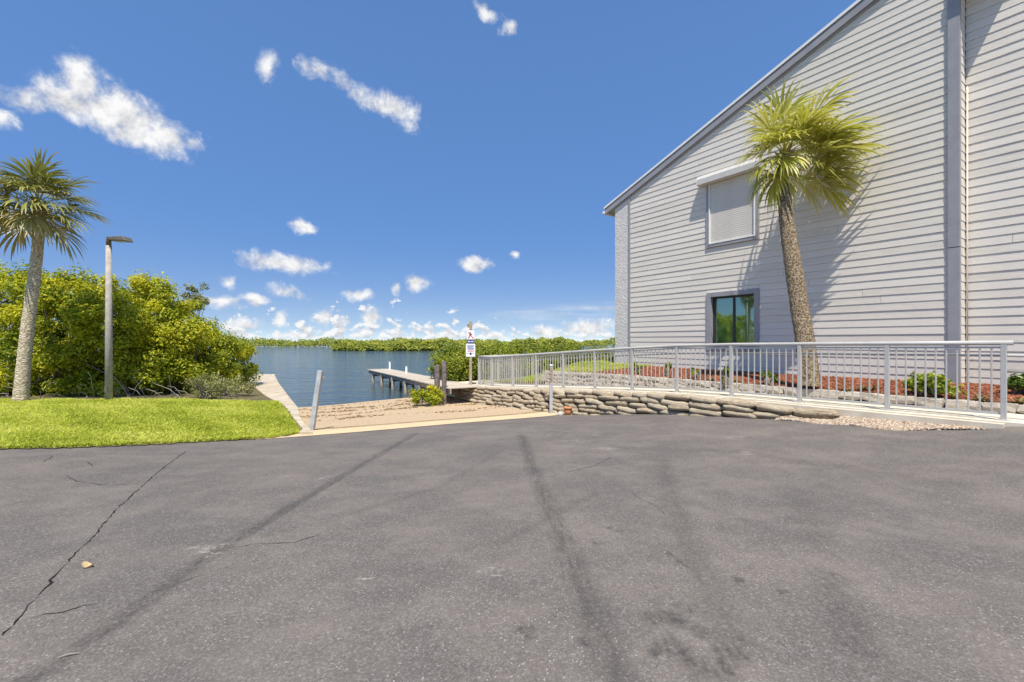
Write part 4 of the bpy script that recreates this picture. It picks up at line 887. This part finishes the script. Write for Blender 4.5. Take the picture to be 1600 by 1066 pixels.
M_frL = leafmat('left_palm_leaf', (.14, .165, .035), (.36, .34, .085), (.68, .50, .23), .25, .4)
M_frR = leafmat('right_palm_leaf', (.2, .23, .02), (.50, .49, .06), (.76, .68, .28), .35, .4)
rs = random.Random(21)
def fspec(th, ph, pet, fan, droop, wind, tint):
    t_ = R(th + rs.uniform(-6, 6)); v_ = (math.cos(t_) * math.cos(ph), -math.sin(ph), math.sin(t_) * math.cos(ph))
    return (math.atan2(v_[1], v_[0]), math.asin(max(-1, min(1, v_[2]))), pet * rs.uniform(.9, 1.1), fan * rs.uniform(.9, 1.08), droop, wind, min(1, max(0, tint + rs.uniform(-.15, .15))))
fl = []
for th, ph in [(95, 0), (75, .5), (115, .5), (60, -.3), (130, -.2), (45, .35), (140, .4), (30, 0), (152, 0), (15, .5), (165, .6), (5, -.4), (178, -.3), (-12, .2), (195, .2), (-28, .5), (210, .5), (-42, 0), (225, 0), (90, 1.0), (50, .9), (140, .95), (10, 1.0), (200, 1.0), (-40, .9), (90, -.9), (30, -.9), (160, -.9)]:
    low = max(0, -math.sin(R(th)))
    fl.append(fspec(th, ph, .5, .78, .8 + .5 * low, (.2, 0, 0), .34 + .4 * low))
Yp = 10.75
lp = [aty(32, 632, Yp), aty(38, 560, Yp), aty(46, 490, Yp), aty(54, 430, Yp), aty(59, 390, Yp), aty(61, 352, Yp), aty(60, 326, Yp)]
palm('palm_tree', lp, [.145, .128, .12, .112, .104, .112, .12], 'palm with pale grey leaning trunk standing on the lawn', M_trL, M_frL, fl, 3, M_boot)
MB().tube([aty(58, 349, Yp - .1), aty(46, 350, Yp - .12), aty(31, 348, Yp - .15)], [.03, .026, .006], 8).put('frond_stub', M_boot, bpy.data.objects['palm_tree'], True)
fr = []
for th, ph, pet, fan in [(100, .15, .7, .95), (84, -.1, .75, 1.0), (66, .3, .75, 1.0), (50, -.2, .7, 1.0), (38, .25, .65, 1.0), (25, 0, .65, 1.0), (12, .35, .65, 1.0), (2, -.2, .62, .95), (-14, .3, .7, .95), (-28, 0, .7, .9), (-42, .4, .6, .85), (-58, .1, .5, .8),
                         (122, .1, .5, .9), (143, .35, .45, .8), (165, 0, .45, .75), (188, .3, .4, .75), (208, 0, .42, .75), (228, .25, .4, .75), (252, .3, .35, .7), (90, .8, .5, .85), (45, .75, .6, .9), (140, .8, .4, .8), (5, .9, .5, .85), (190, .9, .35, .75), (-40, .8, .45, .8), (70, -.5, .5, .85), (20, -.5, .5, .85), (60, .6, .35, .8), (110, .6, .3, .8), (-10, .65, .4, .8), (30, .5, .4, .85)]:
    low = max(0, -math.sin(R(th))); rt_ = max(0, math.cos(R(th)))
    fr.append(fspec(th, ph, pet, fan, .65 + .5 * low + .3 * (1 - rt_), (.35 + .5 * rt_, .08, .02), .5 + .1 * low))
B = at(1266, 609, .36); YB = B.y
rp_ = [B, aty(1259, 540, YB + .12), aty(1249, 480, YB + .28), aty(1240, 420, YB + .45), aty(1231, 360, YB + .62), aty(1224, 300, YB + .8), aty(1222, 272, YB + .88), aty(1226, 248, YB + .93)]
palm('palm_tree', rp_, [.195, .18, .17, .165, .15, .125, .125, .125], 'windswept palm with brown trunk growing before the house wall', M_trR, M_frR, fr, 4, M_boot)

# ------------------------------------------------------------------ lamp post
lp0 = at(170, 628, -.12); Yl = lp0.y; hp = (628 - 384) / F * Yl
lamp = empty('lamp_post', lp0, 'tall tapered grey lamp post with flat head on the lawn', 'lamp post')
M_pole = mat('pole_concrete', (.34, .30, .25), (.46, .42, .36), 12, .85, .2, 60); M_head = mat('lamp_head_paint', (.10, .085, .065), (.16, .14, .11), 6, .5)
MB().tube([lp0 + Vector((0, 0, -.1)), lp0 + Vector((0, 0, hp * .5)), lp0 + Vector((0, 0, hp))], [.078, .068, .058], 16).put('pole', M_pole, lamp, True)
MB().tube([lp0 + Vector((0, 0, hp)), lp0 + Vector((0, 0, hp + .14)), lp0 + Vector((.03, 0, hp + .2))], [.052, .05, .04], 12).put('pole_cap', M_head, lamp, True)
hd = MB(); hx = lp0 + Vector((.04, -.12, hp + .10))
hd.add([hx + Vector(v) for v in ((0, 0, .02), (.46, 0, .0), (.46, .26, .0), (0, .26, .02), (0, 0, .09), (.38, 0, .11), (.38, .26, .11), (0, .26, .09))], [(3, 2, 1, 0), (4, 5, 6, 7), (0, 1, 5, 4), (1, 2, 6, 5), (2, 3, 7, 6), (3, 0, 4, 7)]).put('lamp_head', M_head, lamp, bevel=.008)
MB().box(hx + Vector((.12, .04, -.002)), Vector((.26, 0, 0)), Vector((0, .18, 0)), Vector((0, 0, .006))).put('lens', mat('lamp_lens', (.5, .5, .46), rough=.3), lamp)
MB().box(lp0 + Vector((-.03, -.086, .24)), Vector((.07, 0, 0)), Vector((0, .02, 0)), Vector((0, 0, .14))).put('hand_hole_cover', M_head, lamp)

# ------------------------------------------------------------------ ramp posts
M_galv = mat('galvanised_post', (.34, .34, .34), (.48, .48, .47), 7, .6, .1, 40)
M_rust = mat('rusty_metal', (.22, .16, .11), (.42, .34, .26), 12, .9, .3)
b0 = hit(H, 487, 673); top = b0 + Vector((.17, .05, 1.29)); u = (top - b0).normalized(); ex = Vector((1, 0, 0)) - u * u.x; ex.normalize(); ey = u.cross(ex)
gp = empty('ramp_post', b0, 'leaning galvanised square post at the lawn corner of the boat ramp', 'post')
MB().box(b0 - ex * .05 - ey * .05 - u * .1, ex * .1, ey * .1, u * 1.4).put('post', M_galv, gp, bevel=.006)
MB().tube([b0 + u * 1.17 + ex * .05, b0 + u * 1.17 + ex * .10, b0 + u * 1.12 + ex * .115, b0 + u * 1.10 + ex * .07], .012, 8).put('chain_hook', M_rust, gp, True)
b0 = Vector(base_pt(861, 644, -.78)); b0.z = float(H(np.array([b0.x]), np.array([b0.y]))[0]); hp2 = (644 - 567) / F * b0.y
gp = empty('ramp_post', b0, 'upright grey post with rusty top before the sandbag wall', 'post')
MB().box(b0 + Vector((-.045, -.045, -.1)), Vector((.09, 0, 0)), Vector((0, .09, 0)), Vector((0, 0, hp2 * .62 + .1))).put('sleeve', M_galv, gp, bevel=.006)
MB().box(b0 + Vector((-.038, -.038, hp2 * .62)), Vector((.076, 0, 0)), Vector((0, .076, 0)), Vector((0, 0, hp2 * .35))).put('rusty_core', M_rust, gp, bevel=.006)
MB().box(b0 + Vector((-.042, -.042, hp2 * .97)), Vector((.084, 0, 0)), Vector((0, .084, 0)), Vector((0, 0, .04))).put('cap', M_white, gp, bevel=.004)
# broken flower pot
b0 = Vector(base_pt(887, 645, -.72)); b0.z = float(H(np.array([b0.x]), np.array([b0.y]))[0]); mb = MB(); mb.tube([b0 + Vector((0, 0, -.01)), b0 + Vector((0, 0, .17))], [.075, .105], 14, cap=True); pot = empty('flower_pot', b0, 'small terracotta flower pot at the foot of the sandbag wall', 'flower pot')
M_terra = mat('terracotta', (.52, .19, .07), (.62, .27, .12), 6, .85)
mb.put('body', M_terra, pot, True); MB().tube([b0 + Vector((0, 0, .172)), b0 + Vector((0, 0, .21))], [.12, .122], 14).put('rim', M_terra, pot, True)
M_rub = mat('white_rubble', (.55, .5, .44), (.7, .66, .6), 9, .9)
for i, (dx, s) in enumerate([(-.2, .12), (.2, .14), (.29, .09), (-.31, .08), (.1, .06)]):
    o = link('rubble_stone', blks[i].copy(), None, None, b0 + Vector((dx, .05 * (i % 3), s * .3)), (i, i * .7, i * 2), (s, s * .8, s * .7)); o.data.materials[0] = M_rub
    tag(o, 'pale broken stone lying beside the terracotta pot', 'stone', 'broken stones beside the pot')

# ------------------------------------------------------------------ dock
M_deck = mat('dock_plank', (.40, .33, .25), (.62, .54, .43), 7, .95, .4, 40, c3=(.52, .45, .36), stretch=(1, 1, 1)); M_pile = mat('dock_pile', (.20, .17, .13), (.42, .37, .30), 10, .95, .5, 30)
DA, DB_ = Vector((-1.72, 16.64, 0)), Vector((-8.0, 27.3, 0)); DD = (DB_ - DA).normalized(); DN = Vector((DD.y, -DD.x, 0)); DZ = -.335; LD = (DB_ - DA).length
dock = empty('dock', DA.lerp(DB_, .5) + Vector((0, 0, -1.1)), 'weathered wooden dock on piles reaching out over the water', 'dock')
s = 0; rs = random.Random(9)
while s < LD:
    w = .138; c_ = DA + DD * s
    MB().box(c_ - DN * (.62 + rs.uniform(0, .03)) + Vector((0, 0, DZ - .035 + rs.uniform(-.004, .004))), DD * (w - .01), DN * (1.26 + rs.uniform(0, .04)), Vector((0, 0, .038))).put('plank', M_deck, dock); s += w + .004
for o in (-.58, .54): MB().box(DA + DN * o + Vector((0, 0, DZ - .22)), DD * LD, DN * .045, Vector((0, 0, .18))).put('stringer', M_pile, dock)
for s in (1.2, 3.3, 5.4, 7.5, 9.6, 11.5):
    for o in (-.53, .52):
        c_ = DA + DD * s + DN * o; MB().tube([c_ + Vector((0, 0, -1.9)), c_ + Vector((0, 0, DZ - .04))], [.085, .075], 10).put('pile', M_pile, dock, True)
    MB().box(DA + DD * (s - .04) - DN * .64 + Vector((0, 0, DZ - .36)), DD * .08, DN * 1.28, Vector((0, 0, .14))).put('cross_beam', M_pile, dock)
M_pvc = mat('white_pipe', (.75, .75, .74), rough=.45)
for px, y1, lab in ((609, 566, 'white plastic pipe standing at the outer end of the dock'), (635, 573, 'white plastic pipe standing halfway along the dock')):
    Yq = 27.0 if px == 609 else 23.6; b0 = aty(px, 580, Yq); MB2 = MB().tube([Vector((b0.x, Yq, -1.7)), aty(px, y1, Yq)], .045, 10); MB2.tube([aty(px, y1, Yq), aty(px, y1 - .6, Yq)], .055, 10)
    tag(MB2.put('marker_pipe', M_pvc, None, True), lab, 'pipe')
# mooring posts where dock meets ramp
M_mp = mat('mooring_wood', (.10, .08, .085), (.26, .21, .2), 9, .95, .5, 30)
for px, y0, y1, w, lab in ((683, 611, 571, .2, 'short dark mooring post beside the small bush at the dock'), (694, 612, 565, .17, 'taller dark weathered mooring post at the dock root')):
    b0 = Vector(((px - 800) / F * 16.55, 16.55, -.95)); t0 = aty(px, y1, b0.y); o = MB().tube([b0 + Vector((0, 0, -.3)), Vector((b0.x, b0.y, t0.z * .5 + b0.z * .5)), t0], [w * .55, w * .52, w * .5], 9).put('mooring_post', M_mp, None); tag(o, lab, 'post')
# dock root beam ends
p0 = at(700, 606, -.42)

# ------------------------------------------------------------------ signpost
sb = Vector(((735.5 - 800) / F * 17.6, 17.6, -.37)); sg = empty('signpost', sb, 'weathered wooden post carrying notice signs beside the dock', 'signpost')
zt = lambda y: EYE + (533 - y) / F * 17.6
MB().box(sb + Vector((-.05, -.05, -.3)), Vector((.1, 0, 0)), Vector((0, .1, 0)), Vector((0, 0, zt(502) - sb.z + .3))).put('post', mat('sign_post_wood', (.30, .22, .15), (.45, .36, .26), 9, .9, .3, 30), sg, bevel=.006)
MB().box(sb + Vector((-.13, -.06, zt(512) - sb.z)), Vector((.1, 0, 0)), Vector((0, .08, 0)), Vector((0, 0, .14))).put('bracket', M_rust, sg, bevel=.004)
M_sw = mat('sign_white', (.74, .74, .76), (.8, .8, .82), 3, .5); M_blue = mat('sign_blue', (.05, .07, .26), (.07, .09, .3), 3, .5); M_red = mat('sign_red', (.55, .05, .03), rough=.5); M_ink = mat('sign_ink', (.22, .23, .42), rough=.6); M_blk = mat('sign_black', (.02, .02, .025), rough=.6)
def panel(nm, m, x0, x1, y0, y1, dy, par=sg, th=.006): return MB().box(Vector((sb.x + x0, sb.y - .056 - dy, zt(y1))), Vector((x1 - x0, 0, 0)), Vector((0, -th, 0)), Vector((0, 0, zt(y0) - zt(y1)))).put(nm, m, par, bevel=.001)
w1 = panel('warning_sign', M_sw, -.14, .15, 516.5, 530.5, .002)
def stroke(par, m, a, b, w, dy=.011):
    a, b = Vector((sb.x + a[0], sb.y - .056 - dy, zt(a[1]))), Vector((sb.x + b[0], sb.y - .056 - dy, zt(b[1]))); n_ = (b - a).normalized().cross(Vector((0, 1, 0))) * w
    MB().box(a - n_ / 2, b - a, n_, Vector((0, -.003, 0))).put('marking', m, par)
stroke(w1, M_red, (-.09, 519), (.11, 529), .028); stroke(w1, M_blk, (.0, 519.5), (-.03, 525), .035, .016); stroke(w1, M_red, (-.03, 525), (-.09, 529), .03, .016); stroke(w1, M_red, (-.02, 523), (.07, 522), .02, .016)
b1 = panel('blue_sign', M_blue, -.13, .14, 531.2, 536.6, .002)
for x0, x1 in ((-.1, -.03), (.0, .04), (.06, .11)): panel('marking', M_sw, x0, x1, 533.1, 534.6, .009, b1, .003)
w2 = panel('notice_sign', M_sw, -.18, .18, 537.3, 557.5, .002)
for i, (x0, x1) in enumerate([(-.14, .14), (-.12, .13), (-.14, .1), (-.13, .14), (-.1, .12)]): panel('marking', M_ink, x0, x1, 539.6 + i * 1.55, 540.5 + i * 1.55, .009, w2, .003)
panel('marking', M_red, -.12, .12, 548.0, 549.1, .009, w2, .003); panel('marking', M_blk, -.035, .04, 551, 554.5, .009, w2, .003)
for i, (x0, x1) in enumerate([(-.14, -.06), (.07, .14)]): panel('marking', M_ink, x0, x1, 551.5, 552.4, .009, w2, .003)

# ------------------------------------------------------------------ planting bed
M_lime = leafmat('lime_leaf', (.12, .18, .02), (.28, .34, .03), (.5, .5, .06), .3, .4); M_green = leafmat('green_leaf', (.05, .09, .012), (.12, .18, .025), (.25, .30, .05), .3, .4)
def bed_at(px, py):
    r_ = ray(px, py); ys_ = np.linspace(5, 20, 3000); g_ = EYE + r_[2] * ys_ - BK(r_[0] * ys_, ys_); i_ = int(np.argmax(g_ < 0)); return Vector((r_[0] * ys_[i_], ys_[i_], float(EYE + r_[2] * ys_[i_])))
def shrub(px, py, hpx, wpx, mtl, leaf, label, seed, per=45, n=16, tb=.5):
    p = bed_at(px, py); h = hpx / F * p.y; w = wpx / F * p.y
    tree('bed_shrub', (p.x, p.y, p.z + h * .55), w / 2, w / 2, h * .4, p.z, n, per, leaf, label, 'shrub', None, mtl, w * .12, w * .22, seed, 3, .2, tb, .42, -.9)
shrub(1455, 619, 34, 66, M_lime, .10, 'rounded bright green shrub in front of the grey corner board', 81, 60, 24)
shrub(1597, 618, 34, 42, M_green, .10, 'leafy shrub in the mulch beyond the end of the railing', 82, 55, 18)
for i, (px, py, h_, w_2, mm, lab) in enumerate([(994, 586, 26, 18, M_lime, 'yellow green upright plant nearest the stucco corner of the house'), (1043, 589, 24, 16, M_lime, 'upright plant between stucco corner and lower window'), (1086, 593, 24, 16, M_lime, 'yellow green plant left of the lower window surround'), (1133, 600, 30, 14, M_green, 'dark green upright plant below the lower window'), (1203, 602, 28, 26, M_green, 'leafy plant between lower window and palm trunk')]):
    shrub(px, py, h_, w_2, mm, .09, lab, 90 + i, 22, 10)
def rosette(px, py, r, mtl, label, seed):
    p = bed_at(px, py); rs_ = random.Random(seed); V = []; Fc = []; T = []
    for i in range(16):
        a = i * 2.399; L = r * rs_.uniform(.7, 1.1); e_ = rs_.uniform(.4, 1.2); sv = Vector((-math.sin(a), math.cos(a), 0)); b0 = len(V); pos = Vector(p); ti = rs_.random()
        for j in range(5):
            t = j / 4; w = .022 * (1 - t ** 2) + .002; V += [tuple(pos - sv * w), tuple(pos + sv * w)]; T += [ti, ti]; ee = e_ - t * .9; pos = pos + Vector((math.cos(a) * math.cos(ee), math.sin(a) * math.cos(ee), math.sin(ee))) * L / 4
        for j in range(4): Fc.append((b0 + 2 * j, b0 + 2 * j + 1, b0 + 2 * j + 3, b0 + 2 * j + 2))
    tag(put('rosette_plant', arr_mesh('rosette_plant', V, Fc, False, {'tint': T}), mtl), label, 'plant', 'spiky rosettes in the mulch')
ROSL = ['brownish spiky rosette in the mulch, first beyond the palm trunk', 'brownish spiky rosette in the mulch, second beyond the palm trunk', 'brownish spiky rosette in the mulch, third beyond the palm trunk', 'brownish spiky rosette before the recessed wall near the railing end', 'brownish spiky rosette under the lower window', 'brownish spiky rosette beside the yellow green plant left of the window', 'brownish spiky rosette near the leafy shrub beyond the railing end']
M_ros = leafmat('rosette_leaf', (.10, .09, .03), (.24, .17, .06), (.38, .3, .12), .2, .5)
for i, (px, py) in enumerate([(1322, 612), (1348, 612), (1362, 613), (1532, 627), (1150, 598), (1110, 596), (1592, 632)]): rosette(px, py, .22, M_ros, ROSL[i], 200 + i)

# ------------------------------------------------------------------ litter on the asphalt
p = hit(H, 137, 887); V = []; Fc = []
for i in range(9):
    t = i / 8; w = .02 * math.sin(math.pi * min(1, t * .95 + .05)) ** .8; x = -.033 + .066 * t; z = .012 + .012 * math.cos(t * 5)
    V += [(p.x + x - w * .3, p.y - w, p.z + z + .008), (p.x + x, p.y, p.z + z - .004), (p.x + x + w * .3, p.y + w, p.z + z + .01)]
for i in range(8): Fc += [(3 * i, 3 * i + 1, 3 * i + 4, 3 * i + 3), (3 * i + 1, 3 * i + 2, 3 * i + 5, 3 * i + 4)]
tag(put('fallen_leaf', arr_mesh('fallen_leaf', V, Fc, True), mat('dry_leaf', (.42, .31, .15), (.6, .46, .26), 30, .8)), 'curled dry yellow leaf lying beside the long asphalt crack', 'leaf')
p = hit(H, 107, 1027); tag(MB().tube([p + Vector((-.03, -.012, .006)), p + Vector((0, .004, .01)), p + Vector((.035, .016, .006))], [.002, .003, .002], 6).put('dry_twig', M_twig, None), 'short pale straw twig lying on the asphalt', 'twig')

# ------------------------------------------------------------------ wrack line and grit on the boat ramp
n = 2600; u_ = RNG.random(n); ln = RNG.integers(0, 5, n); v_ = np.array([7.1, 6.2, 5.0, 8.0, 3.4])[ln] + .35 * np.sin(u_ * 9 + ln) + RNG.normal(0, .16, n); ok_ = RNG.random(n) < (.25 + .75 * (np.sin(u_ * 17 + ln * 2) > .1)); u_, v_ = u_[ok_], v_[ok_]
P_ = A0 + u_[:, None] * AC + v_[:, None] * nrm; Hz = H(P_[:, 0], P_[:, 1]); kz = Hz > WZ + .03; P_, Hz = P_[kz], Hz[kz]
chips('wrack', P_[:, 0], P_[:, 1], Hz + .012, .07, (.35, .2), tintmat('wrack_bit', (.10, .06, .03), (.22, .13, .06), (.36, .24, .12)), 'brown line of washed up seaweed bits on the boat ramp', 'seaweed', .2)
